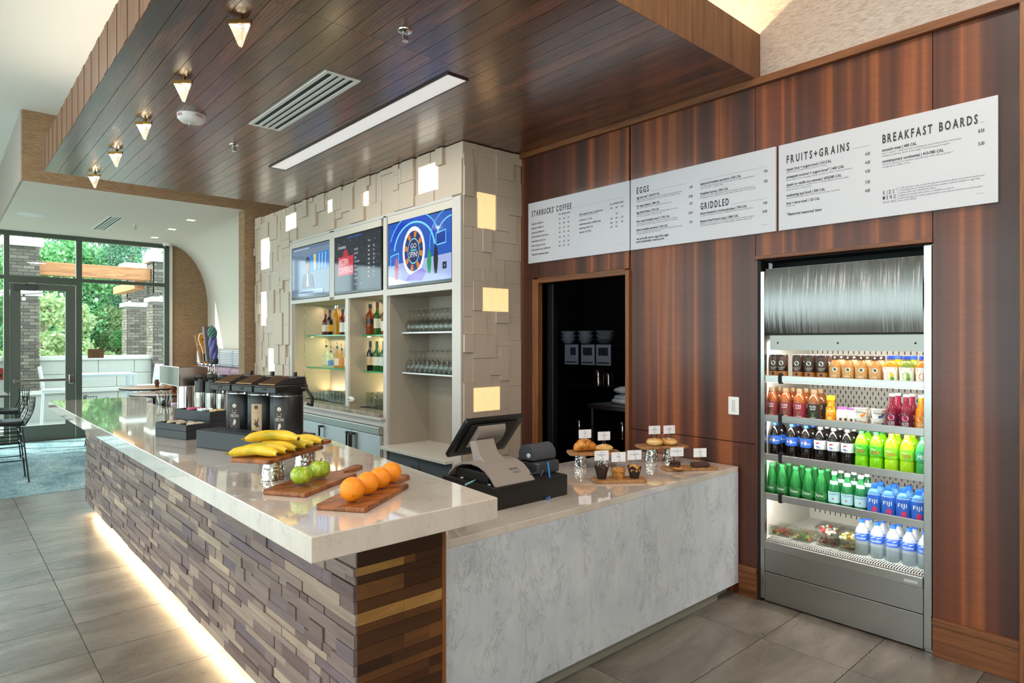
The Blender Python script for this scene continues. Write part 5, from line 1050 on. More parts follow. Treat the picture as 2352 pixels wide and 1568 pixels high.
# hood: gently bellied brushed front, band and rivets
n = 10; v = []
for k in range(n+1): z = 1.692+.41*k/n; d = .022*math.sin(PI*k/n)**.8; v += [(3.912-d, 1.076, z), (3.912-d, 1.951, z)]
mb = MB(); mb.add(v, [(2*k, 2*k+2, 2*k+3, 2*k+1) for k in range(n)]); mb.box(3.913, 1.076, 1.69, 3.96, 1.951, 2.103); mb.build('hood', HOOD, fg, smooth=40)
MB().box(3.906, 1.076, 1.685, 3.935, 1.951, 1.694).build('hood_lip', FB, fg); MB().box(3.925, 1.076, 1.592, 3.95, 1.93, 1.684).build('light_band', P('#8f8c86', .35, .9), fg)
for y in (1.12, 1.52, 1.88): MB().lathe([(.006, 0), (.003, .004)], 8).at(3.925, y, 1.636, ry=R(-90)).lathe([(.006, 0), (.003, .004)], 8).build('rivet', P('#444', .3, 1), fg) if 0 else MB().ball((3.924, y, 1.636), (.003, .006, .006), 8, 5).build('rivet', P('#3c3b39', .3, .8), fg)
SZ = [1.432, 1.183, .938, .690]
for k, z in enumerate(SZ):
    sh = MB().box(3.925, 1.055, z-.036, XB-.02, 1.97, z-.030).build('wire_shelf', P('#c9c6bf', .35, .6), fg)
    for a, b in ((1.055, 1.845), (1.868, 1.97)): MB().box(3.905, a, z-.042, 3.925, b, z+.0).build('shelf_front', SH, sh, bevel=.002)
    MB().box(3.906, 1.846, z-.05, 3.93, 1.867, z+.012).build('bracket', FB, sh)
    MB().box(3.935, 1.06, z-.0455, 3.955, 1.965, z-.0375).build('led_tube', P('#ffffff', .5, emis=4, eh='#fff6e8'), sh)
    lamp('fridge_light', 'AREA', (3.945, 1.51, z-.047), 4.4, (1, .97, .90), (0, R(-42), 0), shape='RECTANGLE', size=.02, size_y=.88)
lamp('fridge_light', 'AREA', (3.985, 1.51, 1.645), 5.2, (1, .97, .90), (0, R(-30), 0), shape='RECTANGLE', size=.03, size_y=.88)
MB().box(3.925, 1.05, .385, XB-.02, 1.975, .40).build('deck', P('#e4e2dc', .35), fg)
MB().box(3.89, 1.076, .335, 3.925, 1.951, .392).build('bumper', SH, fg, bevel=.004); MB().box(3.8885, 1.10, .352, 3.89, 1.165, .366).build('badge', P('#d6d4d0', .3, .5), fg)
mb = MB()
for k in range(64): mb.box(3.925, 1.085+.0135*k, .3935, 3.985, 1.0915+.0135*k, .4008)
tag(mb.build('air_grille', P('#22211f', .5), fg), kind='stuff')
MB().box(3.99, 1.055, .40, 3.996, 1.97, .47).build('clear_fence', glassmat('acrylic', '#f4f8f6', 1.45, .01, 1, .06), fg)
MB().box(3.897, 1.076, .197, 3.925, 1.951, .335).build('kick_panel', KICK, fg, bevel=.002); MB().box(3.897, 1.076, .012, 3.925, 1.951, .193).build('kick_panel', KICK, fg, bevel=.002)
# ---- drinks
FRD = R(180+8)                                                          # labels face the queue (towards -x)
def drink(name, label, cat, loc, prof, body, seg=18, parts=(), group=None):
    """parts: (kind, ...) 'cap' (r0, r1, z0, z1, mat) lathe; 'band' (r, z0, z1, mat, a0, a1) curved label; 'art' fn(mb, wrap) -> mat, on the last band"""
    t = thing(name, label, cat, loc, 0, group); MB().lathe(prof, seg).build('body', body, t, smooth=40); last = None
    for p in parts:
        if p[0] == 'cap': MB().lathe([(p[1], p[3]), (p[2], p[4]), (p[2]*.9, p[4])], 12).build('cap', p[5], t, smooth=40)
        elif p[0] == 'band':
            _, r, z0, z1, m_, sp = p; n = 10; v = []
            for k in range(n+1): a = FRD-R(sp)/2+R(sp)*k/n; v += [(r*math.cos(a), r*math.sin(a), z0), (r*math.cos(a), r*math.sin(a), z1)]
            last = MB().add(v, [(2*k, 2*k+2, 2*k+3, 2*k+1) for k in range(n)]).build('label', m_, t, smooth=80); lr = r
        elif p[0] == 'art':
            mb = MB(); rr = (p[3] if len(p) > 3 else lr)+.0008; p[1](mb, lambda a, z, q=rr: (q*math.cos(FRD+a/q), q*math.sin(FRD+a/q), z)); mb.build('print', p[2], last or t)
    return t
def disc(cx, cz, r, n=14, sx=1, a0=0, a1=360): return [(cx+r*sx*math.cos(R(a0+(a1-a0)*k/n)), cz+r*math.sin(R(a0+(a1-a0)*k/n))) for k in range(n+(a1 != 360))]
def poly(mb, w, pts): mb.add([w(a, z) for a, z in pts], [tuple(range(len(pts)))])
def tx(s, z, h, wd, sx=.8, x0=0, shear=0): return lambda mb, w: text(mb, s, x0-wd/2, z, h, x1=x0+wd/2, shear=shear, fn=lambda a, q: w(-a if 0 else a, q))
def pl(*ps): return lambda mb, w: [poly(mb, w, p) for p in ps]
WHT, BLK = P('#f3f2ee', .45), P('#161414', .4)
CAP_W, CAP_B, CAP_K, CAP_G, CAP_S = P('#eceae4', .35), P('#1f58c0', .35), P('#161616', .35), P('#2d8d45', .35), P('#c9cacc', .3, .7)
def sbot(r, hs, rn, h, w=.9): return [(r*.86, 0), (r, .008), (r*.97, hs*.45), (r*.90, hs*.55), (r, hs*.7), (r*.98, hs), (r*.75, hs+.028), (rn*1.15, hs+.05), (rn, h), (rn*.8, h)]
specs = {}
def col_(h, **k): return liquid('drink_'+h.lstrip('#'), h, **k)
CANP = [(.026, 0), (.031, .006), (.033, .012), (.033, .148), (.029, .158), (.029, .160), (0, .157)]
siren = pl(disc(0, .108, .014, 16)); sirn = pl(disc(0, .108, .0075, 8), [(-.0015, .095), (.0015, .095), (.0015, .099), (-.0015, .099)])
def can(l, loc, dark='#33231c', g=None): return drink('coffee_can', l, 'can', loc, CANP, P(dark, .3, .3), 18, [('band', .0332, .01, .055, P('#a8682c', .35), 150), ('band', .0333, .085, .147, P('#4a352b', .35), 150), ('art', siren, WHT), ('art', sirn, P('#1e5a3c', .5), .0339), ('art', tx('DOUBLESHOT', .074, .009, .05), P('#cfc6bc', .5)), ('art', tx('ENERGY', .064, .007, .03), P('#cfc6bc', .5)), ('art', pl(disc(0, .04, .009, 12)), BLK), ('cap', .0295, .028, .157, .161, CAP_S)], g)
FRP = [(.030, 0), (.035, .008), (.0355, .075), (.033, .10), (.022, .125), (.0165, .135), (.0165, .155)]
def frap(l, loc, g=None): return drink('coffee_bottle', l, 'bottle', loc, FRP, col_('#c08a4e', trans=.25), 18, [('band', .0358, .03, .09, P('#c99a60', .45), 120), ('art', pl(disc(.004, .078, .013, 16)), WHT), ('art', pl(disc(.004, .078, .008, 10)), P('#1e5a3c', .5), .0366), ('art', pl([(-.03, .015), (.02, .015), (.024, .04), (-.012, .045), (-.03, .058)]), P('#3a2118', .5)), ('art', tx('coffee', .036, .008, .026), WHT, .0372), ('cap', .019, .019, .135, .158, P('#4a3a30', .35, .5)), ('art', pl(disc(0, .148, .006, 10)), WHT, .0195)], g)
def juice(l, loc, h, acc, g=None): return drink('juice_bottle', l, 'bottle', loc, [(.034, 0), (.037, .008), (.037, .105), (.033, .122), (.02, .134), (.02, .145)], col_(h, trans=.35), 4 if 0 else 14, [('band', .0374, .012, .10, P('#f2efe4', .45), 135), ('art', pl([(-.026, .082), (.026, .082), (.026, .099), (-.026, .099)]), P('#1f2f7c', .4)), ('art', tx('Naked', .0855, .010, .036), WHT, .0384), ('art', pl(disc(.0, .052, .02, 14)), P(acc, .5)), ('art', pl(disc(.012, .036, .011, 10), [(-.03, .014), (-.012, .014), (-.016, .026)]), P('#5f9a3a', .5), .0386), ('cap', .0215, .0205, .143, .162, P('#2747b0', .35))], g)
def tea(l, loc, h, lab, g=None): return drink('tea_bottle', l, 'bottle', loc, [(.034, 0), (.038, .008), (.038, .115), (.034, .14), (.021, .165), (.0175, .17), (.0175, .195)], col_(h, trans=.3, clear=.15), 16, [('band', .0384, .02, .11, P(lab, .45), 130), ('art', tx('PURE', .09, .011, .036), WHT), ('art', tx('LEAF', .075, .011, .034), WHT), ('art', pl([(-.002, .04), (-.03, .066), (-.008, .062)], [(.002, .04), (.03, .066), (.008, .062)], [(-.003, .034), (0, .058), (.003, .034)]), P('#5f9a3a', .5)), ('art', tx('UNSWEETENED', .026, .006, .034), WHT), ('cap', .0195, .019, .172, .198, P('#8a6d52', .35, .5))], g)
def soda(l, loc, h, lab, logo, cap, g=None, clear=0): return drink('soda_bottle', l, 'bottle', loc, sbot(.036, .15, .013, .205), col_(h, trans=.35, clear=clear), 18, [('band', .0365, .085, .14, P(lab, .4), 170)]+logo+[('cap', .0145, .014, .202, .219, cap)], g)
globe = [('art', pl(disc(-.004, .112, .0165, 18)), WHT, .0367), ('art', pl(disc(-.004, .112, .015, 12, 1, 15, 175)), P('#c42a34', .4), .0373), ('art', pl(disc(-.004, .112, .015, 12, 1, 200, 335)), P('#1d3f9a', .4), .0373)]
pw = globe+[('art', tx('pepsi', .104, .012, .024, .8, .027), WHT)]
dew = [('art', pl([(-.036, .088), (.036, .096), (.036, .13), (-.036, .122)]), P('#2b4a22', .4), .0367), ('art', tx('Mtn', .118, .011, .026, .8, -.008), WHT, .0374), ('art', tx('DEW', .094, .022, .048, .8, 0, .25), P('#d03a2e', .4), .0375)]
mist = [('art', tx('MIST', .10, .022, .048, .8, 0, .15), WHT), ('art', pl([(-.02, .124), (.02, .13), (.014, .134), (-.016, .13)]), P('#f2f06a', .4))]
def mineral(l, loc, g=None): return drink('mineral_water', l, 'bottle', loc, [(.030, 0), (.037, .01), (.038, .06), (.033, .11), (.02, .16), (.0145, .185), (.0145, .195)], col_('#2c8f45', trans=.4, clear=.25), 16, [('band', .0386, .035, .075, P('#2b7a3c', .4), 130), ('art', pl(disc(0, .055, .019, 16, 1.1)), P('#17331f', .5)), ('art', tx('Perrier', .049, .015, .046, .8, 0, .1), WHT, .0396), ('cap', .016, .0155, .19, .205, CAP_G)], g)
def pelle(l, loc, g=None): return drink('sparkling_water', l, 'bottle', loc, [(.030, 0), (.034, .008), (.034, .10), (.028, .13), (.016, .165), (.0135, .175), (.0135, .2)], col_('#2b8a4f', trans=.4, clear=.15), 16, [('band', .0344, .028, .09, P('#a9d3dc', .4), 150), ('art', tx('S.PELLEGRINO', .074, .010, .062), P('#27407c', .4)), ('art', pl([(.006*math.cos(R(90+k*36))*(1 if k % 2 == 0 else .4), .05+.009*math.sin(R(90+k*36))*(1 if k % 2 == 0 else .4)) for k in range(10)]), P('#c4303a', .4)), ('band', .0262, .125, .155, WHT, 110), ('art', pl(disc(0, .14, .008, 12)), P('#9fc4d8', .4)), ('cap', .0155, .015, .19, .208, P('#dfe4e6', .3, .4))], g)
FJ = [(.033, 0), (.036, .004), (.036, .12), (.028, .138), (.015, .148), (.0145, .156)]
def fiji(l, loc, g=None): return drink('square_water', l, 'bottle', loc, FJ, col_('#6fb4e8', trans=.4, clear=.35), 8, [('band', .0372, .004, .115, P('#2a62c4', .4), 120), ('art', tx('FIJI', .072, .021, .044), WHT), ('art', pl(*[disc(.008+.0085*math.cos(R(q)), .038+.0085*math.sin(R(q)), .0072, 8) for q in range(18, 360, 72)]), P('#d22e62', .4)), ('band', .0366, .117, .119, WHT, 120), ('cap', .0165, .016, .154, .175, CAP_B)], g)
def aqua(l, loc, g=None): return drink('water_bottle', l, 'bottle', loc, [(.031, 0), (.036, .008), (.033, .05), (.036, .085), (.036, .125), (.03, .15), (.014, .178), (.0125, .19)], col_('#eef5fa', trans=.35, clear=.6), 16, [('band', .0366, .085, .128, P('#2f63c4', .4), 200), ('art', tx('AQUAFINA', .094, .012, .058), WHT), ('art', pl([(-.03, .112), (-.01, .122), (.01, .114), (.03, .12), (.03, .1235), (.01, .118), (-.01, .1255), (-.03, .1155)]), WHT), ('cap', .0155, .015, .186, .205, CAP_B)], g)
def izze(l, loc, h, g=None): return drink('fruit_soda', l, 'bottle', loc, [(.028, 0), (.031, .008), (.031, .095), (.024, .125), (.014, .15), (.0125, .19)], col_(h, trans=.35), 16, [('band', .0314, .015, .09, P('#5a1230' if h != '#f0920e' else '#e08812', .4), 140), ('art', pl(disc(0, .072, .0165, 16)), P('#f2b2cc' if h != '#f0920e' else '#f7d6a0', .4)), ('art', pl(*[disc(.008*math.cos(R(q)), .072+.008*math.sin(R(q)), .0045, 7) for q in range(0, 360, 60)]), P('#c61e5a' if h != '#f0920e' else '#ef7f10', .4), .0324), ('art', tx('IZZE', .036, .013, .032), WHT), ('art', tx('SPARKLING', .028, .005, .03), WHT), ('cap', .0145, .0145, .187, .2, CAP_W)], g)
NUM = ['', 'one', 'two', 'three', 'four', 'five', 'six']
def name_(what, k, n, shelf): return '%s, %s of %s, %s' % (what, ORD[k], NUM[n], shelf)
def row(fn, ys, z, what, shelf, x=4.0, back=0, **kw):
    protos = None
    for k, y in enumerate(ys):
        lab = name_(what, k, len(ys), shelf) if len(ys) > 1 else '%s on the %s' % (what, shelf)
        if protos is None: protos = fn(lab, (x, y, z), g='fridge drinks: '+what, **kw)
        else: clone(protos, (x, y, z), lab)
        for b in range(back): clone(protos, (x+.082*(b+1), y-.006*(b+1), z), '%s, behind the %s, %s' % (what, ORD[k] if len(ys) > 1 else 'front one', shelf), group='back row: '+what)
S1, S2, S3, S4, S5 = [z-.0300 for z in SZ]+[.40]
T1, T2, T3, T4, T5 = 'top shelf', 'second shelf', 'third shelf', 'fourth shelf', 'fridge deck'
row(can, [1.945, 1.893], S1, 'dark coffee can behind the post', T1, 4.02, 0, dark='#211713'); row(can, [1.786, 1.712, 1.638], S1, 'brown coffee can with a round emblem', T1, 4.0, 1)
row(frap, [1.562, 1.489, 1.416, 1.343], S1, 'caramel coloured coffee bottle', T1, 4.0, 1)
row(juice, [1.262], S1, 'golden juice bottle with a blue cap', T1, 4.0, 1, h='#e8a51e', acc='#f2c23a'); row(juice, [1.182], S1, 'green juice bottle with a blue cap', T1, 4.0, 1, h='#9aa83a', acc='#8dbb4a'); row(juice, [1.102], S1, 'orange juice bottle against the right post', T1, 4.0, 1, h='#ea9420', acc='#e8663a')
row(tea, [1.95, 1.862], S2, 'amber tea bottle near the left post', T2, 4.0, 1, h='#a85a2c', lab='#7a2f35'); row(tea, [1.770, 1.680], S2, 'amber tea bottle with a red label', T2, 4.0, 1, h='#b0602a', lab='#8a2438') if 0 else row(tea, [1.775], S2, 'amber tea bottle with a red label', T2, 4.0, 1, h='#b0602a', lab='#8a2438')
row(tea, [1.686], S2, 'amber tea bottle with a dark label', T2, 4.0, 1, h='#8f5a34', lab='#221d1a')
oj = drink('juice_carafe', 'small yellow-capped orange juice carafe on the second shelf', 'bottle', (4.0, 1.588, S2), [(.028, 0), (.031, .008), (.03, .06), (.020, .115), (.021, .14)], col_('#f2a516', trans=.3), 16, [('art', pl(disc(0, .035, .018, 14)), P('#e8761a', .4), .0312), ('art', pl(disc(0, .035, .0125, 10)), P('#f7c04a', .4), .0318), ('band', .0285, .068, .098, P('#f0b422', .4), 120), ('art', tx('Tropicana', .074, .010, .036), WHT), ('art', pl(disc(0, .092, .012, 12, 1.3)), P('#e8601a', .4)), ('cap', .024, .024, .14, .168, P('#f2a516', .35))])
def yog(l, loc, g=None): return drink('milk_jar', l, 'bottle', loc, [(.030, 0), (.034, .006), (.034, .07), (.03, .085), (.022, .092)], P('#ece8de', .4), 16, [('band', .0344, .004, .045, P('#d9cfc4', .4), 150), ('art', lambda mb, w: [poly(mb, w, disc(a, z, .008, 8)) for a, z in ((-.02, .02), (-.004, .034), (.012, .018), (.024, .034), (.004, .012))], P('#3a2620', .5)), ('cap', .025, .024, .09, .104, P('#b06ac0', .35))], g)
row(yog, [1.522, 1.462], S2, 'white yoghurt drink with a mauve cap', T2, 4.0, 0); clone([o for o in S.objects if o.name.startswith('milk_jar') and o.parent is None][0], (4.08, 1.43, S2), 'white yoghurt drink with a mauve cap in the back of the second shelf')
def ycup(l, loc, h, acc, g=None): return drink('yoghurt_cup', l, 'yoghurt', loc, [(.033, 0), (.040, .046), (.044, .048), (.044, .051), (0, .051)], P('#efece2', .4), 20, [('art', tx('Chobani', .026, .011, .044), BLK, .0385), ('art', lambda mb, w: [poly(mb, w, disc(a, z, .0075, 9)) for a, z in ((.022, .013), (.03, .024), (.012, .01))], P(acc, .4), .0385), ('cap', .0445, .0445, .049, .053, P('#dcdcd8', .25, .5))], g)
k = 0
for y, acc, fl_ in ((1.425, '#e07f2a', 'peach'), (1.330, '#33477c', 'blueberry'), (1.300-.05, '#c43a4c', 'berry')):
    for lv in (0, 1): ycup('white yoghurt cup with %s fruit marks, %s' % (fl_, ('bottom of its stack', 'top of its stack')[lv]), (4.01+(.06 if acc == '#c43a4c' else 0), y, S2+.0535*lv), '#fff', acc, 'yoghurt cups on the second shelf')
row(izze, [1.250-.004, 1.176], S2, 'crimson fruit soda with a pink disc', T2, 3.965, 1, h='#8a1436'); row(izze, [1.108], S2, 'orange fruit soda by the right post', T2, 3.985, 1, h='#f0920e')
row(soda, [1.935, 1.825, 1.735], S3, 'dark cola with a blue label', T3, 4.0, 1, h='#1c1210', lab='#2a62c0', logo=pw, cap=CAP_B); row(soda, [1.650, 1.572, 1.494], S3, 'dark cola with a silver label', T3, 4.0, 1, h='#1a1413', lab='#c3c6ca', logo=globe, cap=CAP_S)
row(soda, [1.416, 1.338], S3, 'lime green soda with a dark green label', T3, 4.0, 1, h='#8fe01a', lab='#3fae2a', logo=dew, cap=CAP_G); row(soda, [1.260, 1.182], S3, 'yellow-green soda with a pale green cap', T3, 4.0, 1, h='#b6ea1e', lab='#7fd02a', logo=dew, cap=P('#b2d83a', .35)); row(soda, [1.104], S3, 'clear green soda with a teal label', T3, 4.0, 1, h='#4fc46a', lab='#2f9a72', logo=mist, cap=CAP_G, clear=.2)
row(mineral, [1.955, 1.885, 1.80, 1.722, 1.644], S4, 'green mineral water bottle', T4, 4.0, 1); row(pelle, [1.568, 1.494, 1.420], S4, 'green sparkling water with a pale blue label', T4, 4.0, 1); row(fiji, [1.344, 1.270, 1.196, 1.122], S4, 'squarish blue water bottle', T4, 3.985, 1)
row(aqua, [1.430, 1.348, 1.266, 1.184, 1.106], S5, 'clear water bottle with a blue label', T5, 4.04, 1)
BX = glassmat('clear_clamshell', '#fbfcfa', 1.4, .05, .8, .04)
def foodbox(loc, label, fill, col, rz=0):
    t = thing('food_box', label, 'food box', loc, rz, 'clear boxes of food on the fridge deck'); w, d = .068, .06
    MB().prism(rrect(-w, -d, w, d, .012), 0, .042, top=rrect(-w*1.1, -d*1.1, w*1.1, d*1.1, .014)).build('tray', BX, t); MB().prism(rrect(-w*1.12, -d*1.12, w*1.12, d*1.12, .014), .042, .047, None).prism(rrect(-w*1.05, -d*1.05, w*1.05, d*1.05, .014), .047, .062, top=rrect(-w*.95, -d*.95, w*.95, d*.95, .014)).build('lid', BX, t)
    q = random.Random(len(label)); mb = MB()
    for _ in range(26): a, b, c = q.uniform(-.8, .8)*w, q.uniform(-.8, .8)*d, q.uniform(.01, .035); mb.ball((a, b, c), (.013, .012, .010), 7, 5, q.randrange(len(col)))
    tag(mb.build('filling', [P(c, .5) for c in col], t), kind='stuff'); return t
foodbox((4.08, 1.915, S5), 'clear box of red salad in the corner behind the left post', 0, ['#d2583a', '#b04a2c', '#96a84a']); foodbox((4.06, 1.775, S5), 'low clear box of salad with tomatoes and greens', 0, ['#d4573a', '#86a84a', '#e6d08a', '#56783a'])
foodbox((4.08, 1.625, S5), 'clear box of sliced meat, under the strawberry box', 0, ['#7a3430', '#5f2a26', '#9a5a4c']); foodbox((4.08, 1.627, S5+.0625), 'clear box of strawberries and cream, stacked on top', 0, ['#c82a34', '#e0404a', '#f2ece0'])
foodbox((4.07, 1.50+.015-.02, S5), 'clear box of brown cold cuts, under the yellow box', 0, ['#8a6a3c', '#6f4a2c', '#a98a5a']) ; foodbox((4.07, 1.497, S5+.0625), 'clear box of yellow pineapple and cream, stacked on top', 0, ['#efc42a', '#f4e08a', '#f2efe2'])

# ================================================================== menu boards and other things on the wood wall
def board(label, y0, y1, lines, name='menu_board'):
    t = thing(name, label, 'menu board', (3.898, y0, 2.3295), -PI/2, 'white menu boards along the wood wall'); w = y0-y1; H = .527
    MB().box(0, -.018, 0, w, 0, H).build('panel', M['board_w'], t, bevel=.002)
    dk, gy = MB(), MB(); f = lambda a, z: (a, -.0192, z)
    for L in lines:
        if L[0] == 'H': spaced(dk, L[1], L[2], H-L[4], L[5], L[3], fn=f, bold=.03 if L[5] > .03 else .008)
        elif L[0] == 'T': text(dk, L[1], L[2], H-L[4], L[5] if len(L) > 5 else .0155, x1=L[3], fn=f, sx=.75, bold=.022)
        elif L[0] == 'I': text(dk, L[1], L[2], H-L[4], .0155, x1=L[3], fn=f, shear=.2, bold=.022)
        elif L[0] == 'D': text(gy, L[1], L[2], H-L[4], .0085, x1=L[3], fn=f, shear=.2, sx=.8)
        elif L[0] == 'P': text(dk, L[1], L[2], H-L[3], L[4] if len(L) > 4 else .0165, align='R', sx=.62, fn=f, bold=.02)
        elif L[0] == 'L': z = H-L[3]; gy.add([f(L[1], z), f(L[2], z), f(L[2], z+.0012), f(L[1], z+.0012)], [(0, 1, 2, 3)])
        elif L[0] == 'V': gy.add([f(L[1], H-L[3]), f(L[1]+.0012, H-L[3]), f(L[1]+.0012, H-L[2]), f(L[1], H-L[2])], [(0, 1, 2, 3)])
    dk.build('lettering', M['text'], t); gy.build('small_lettering', M['textgrey'], t)
board('white menu board headed FRUITS+GRAINS and BREAKFAST BOARDS', 1.853, .750, [
 ('H', 'FRUITS+GRAINS', .051, .414, .120, .045), ('L', .43, .523, .116), ('H', 'BREAKFAST BOARDS', .586, 1.021, .120, .045), ('L', 1.03, 1.049, .12),
 ('T', 'classic fruit + yogurt bowl | 310 CAL', .050, .316, .167), ('D', 'greek yogurt, fresh berries, granola + honey', .05, .29, .180), ('I', 'pineapple coconut + yogurt bowl* | 400 CAL', .050, .385, .213), ('D', 'greek yogurt, fresh pineapple, honey, toasted coconut + slivered almonds', .05, .428, .228),
 ('T', 'classic or vanilla nut oatmeal | 430|380 CAL', .050, .371, .261), ('D', 'classic with bananas + candied nuts, or vanilla-infused oatmeal, maple', .05, .41, .274), ('D', 'syrup, bananas + candied nuts', .05, .20, .288), ('T', 'awakening açaí bowl | 300 CAL', .050, .28, .325), ('D', 'açaí smoothie topped with fresh berries, bananas + granola', .05, .36, .338), ('T', 'fruit + berry bowl | 120 CAL', .050, .25, .374), ('D', 'fresh mint', .05, .10, .387), ('I', '*featured seasonal item', .050, .259, .441),
 ('P', '4.50', .523, .169), ('P', '4.50', .523, .217), ('P', '4.50', .523, .266), ('P', '7.50', .523, .327), ('P', '4.00', .523, .375),
 ('T', 'avocado toast | 480 CAL', .585, .752, .166), ('D', 'basil + lemon + flaky sea salt on multigrain toast with pickled red onions,', .585, .953, .181), ('D', 'roasted tomatoes, hard-cooked egg + lemon-dressed arugula', .585, .90, .195), ('T', 'contemporary continental | 410-980 CAL', .585, .875, .228), ('D', 'choice of cheerios or granola, strawberries, milk, banana bread +', .585, .916, .242), ('D', 'orange juice, coffee or tea', .585, .72, .256), ('P', '8.50', 1.048, .168), ('P', '5.00', 1.048, .232),
 ('H', "KIDS'", .589, .655, .404, .022), ('H', 'MENU', .588, .652, .433, .022), ('H', 'AVAILABLE', .588, .654, .452, .011), ('V', .661, .37, .455),
 ('D', '2,000 calories a day is used for general nutrition advice, but calorie needs vary', .668, 1.048, .386), ('D', '*consuming raw or under-cooked meats, poultry, seafood, shellfish or eggs may', .668, 1.03, .399), ('D', 'increase your risk of foodborne illness', .668, .84, .412), ('D', 'additional nutrition information is available on request', .668, .92, .426), ('D', 'before placing your order, please inform your server if a person in your party', .668, 1.04, .440), ('D', 'has a food allergy', .668, .75, .453), ('L', 1.015, 1.05, .472)])
board('white menu board headed EGGS and GRIDDLED', 2.990, 1.871, [
 ('H', 'EGGS', .057, .165, .113, .044), ('L', .18, .489, .114), ('L', .591, 1.066, .113), ('T', 'eggs your way* | 560-910 CAL', .055, .26, .151), ('D', 'choice of applewood smoked bacon, chicken or pork sausage or grilled tomato', .055, .445, .164), ('D', 'tomatoes, with roasted potatoes + choice of white or multigrain toast', .055, .43, .177), ('T', 'two egg omelette | 1080 CAL', .055, .262, .213), ('D', 'gruyere, caramelized onions + applewood smoked bacon', .055, .36, .226), ('T', 'egg white frittata | 370 CAL', .055, .255, .262), ('D', 'roasted cherry tomato, feta, lemon-dressed arugula, farm salad', .055, .41, .275), ('D', 'green onion, cucumber + grape tomatoes', .055, .28, .288),
 ('T', 'farm stand breakfast bowl* | 750 CAL', .055, .345, .327), ('D', 'roasted seasonal vegetables, butternut + heirloom tomatoes', .055, .41, .340), ('D', 'topped with over-easy free eggs, avocado, fresh greens + parmesan', .055, .41, .353), ('T', 'bistro breakfast sandwich | 930 CAL', .055, .33, .391), ('D', 'cage-free scrambled eggs, applewood smoked bacon, aged white cheddar', .055, .445, .404), ('D', 'on toasted ciabatta roll on a rustic ciabatta roll', .055, .27, .416), ('I', 'we proudly serve cage-free eggs', .052, .335, .457), ('I', 'and sustainably raised pork', .052, .30, .479),
 ('P', '6.00', .531, .152), ('P', '10.50', .531, .216), ('P', '8.75', .531, .267), ('P', '10.50', .529, .330), ('P', '7.50', .529, .394), ('T', 'balanced breakfast sandwich | 430 CAL', .591, .89, .146), ('D', 'scrambled cage-free egg whites, turkey breast with arugula, roasted greens', .591, .981, .160), ('D', 'pesto + provolone on english muffin', .591, .76, .173), ('T', 'breakfast burrito | 850 CAL', .591, .80, .212), ('D', 'cage-free scrambled eggs, applewood smoked bacon, caramelized onions,', .591, .98, .225), ('D', 'breakfast potatoes, cheddar in a tortilla with tomato salsa + avocado mash', .591, .99, .238), ('H', 'GRIDDLED', .592, .802, .313, .044), ('L', .82, 1.066, .313), ('T', 'lemon blueberry ricotta pancakes | 700 CAL', .591, .929, .347), ('D', 'topped with blueberry reduction + whipped butter, vermont maple syrup', .591, .97, .360), ('T', 'banana bread french toast | 1080 CAL', .59, .87, .400), ('D', 'dipped in fresh custard + griddled, topped with powdered sugar,', .591, .98, .413), ('D', 'fresh bananas, whipped butter + candied walnuts, vermont maple syrup', .591, .96, .426), ('P', '7.00', 1.066, .149), ('P', '7.50', 1.066, .212), ('P', '9.00', 1.064, .348), ('P', '10.00', 1.064, .401), ('L', 1.026, 1.07, .476)])
l1 = [('H', 'STARBUCKS', .047, .31, .119, .046), ('H', 'COFFEE', .345, .516, .119, .046), ('T', '®', .315, .325, .085, .012), ('L', .53, 1.053, .118), ('T', 'TALL | GRANDE | VENTI', .37, .503, .153, .011), ('T', 'TALL | GRANDE | VENTI', .918, 1.053, .156, .011)]
for k, (s_, z) in enumerate((('caffè latte | 190/90 CAL', .193), ('cappuccino | 90/60 CAL', .230), ('caffè mocha | 320/460 CAL', .269), ('caramel macchiato | 90-310 CAL', .305), ('caffè americano | 10-25 CAL', .344), ('coffee of the day | 5-10 CAL', .383), ('white chocolate mocha | 280-580 CAL', .419))):
    l1.append(('T', s_, .042, (.19, .195, .205, .25, .22, .215, .28)[k], z, .0125)); l1 += [('P', p, x, z, .0125) for p, x in zip((('3.50', '4.25', '4.50'), ('3.50', '4.00', '4.50'), ('3.75', '4.25', '4.75'), ('4.00', '4.75', '5.00'), ('2.50', '2.95', '3.75'), ('2.00', '2.35', '2.60'), ('4.00', '4.75', '4.95'))[k], (.393, .442, .492))]
for s_, x1, z, pr_ in (('bistro signature latte | 125-250 CAL', .851, .189, ('3.50', '4.50', '4.95')), ('cold brew* | 5 CAL', .74, .237, ('', '3.25', '')), ('tazo® chai tea latte | 180/230 CAL', .83, .270, ('3.60', '4.50', '4.95')), ('tazo® teas | 0/125 CAL', .75, .303, ('2.00', '2.35', '2.60')), ('espresso | 5-10 CAL', .73, .334, ('2.00', '2.25', ''))):
    l1.append(('T', s_, .604, x1, z, .0125)); l1 += [('P', p, x, z, .0125) for p, x in zip(pr_, (.945, .995, 1.05)) if p]
l1 += [('D', 'espresso, steamed milk + sweetened cinnamon milk', .604, .80, .201), ('I', '*featured seasonal item', .042, .252, .460), ('L', 1.01, 1.053, .47)]
board('white menu board for coffee drinks, nearest the screens', 4.110, 3.002, l1)
sw = thing('wall_plate', 'white wall plate with a printed list beside the fridge', 'wall plate', (3.899, 2.199, 1.165), -PI/2); MB().box(0, -.008, 0, .075, 0, .117).build('plate', P('#eeebe8', .4), sw, bevel=.003); mb = MB()
for k in range(8): mb.box(.026, -.009, .022+.0098*k, .05, -.008, .0245+.0098*k)
mb.build('print', M['textgrey'], sw)
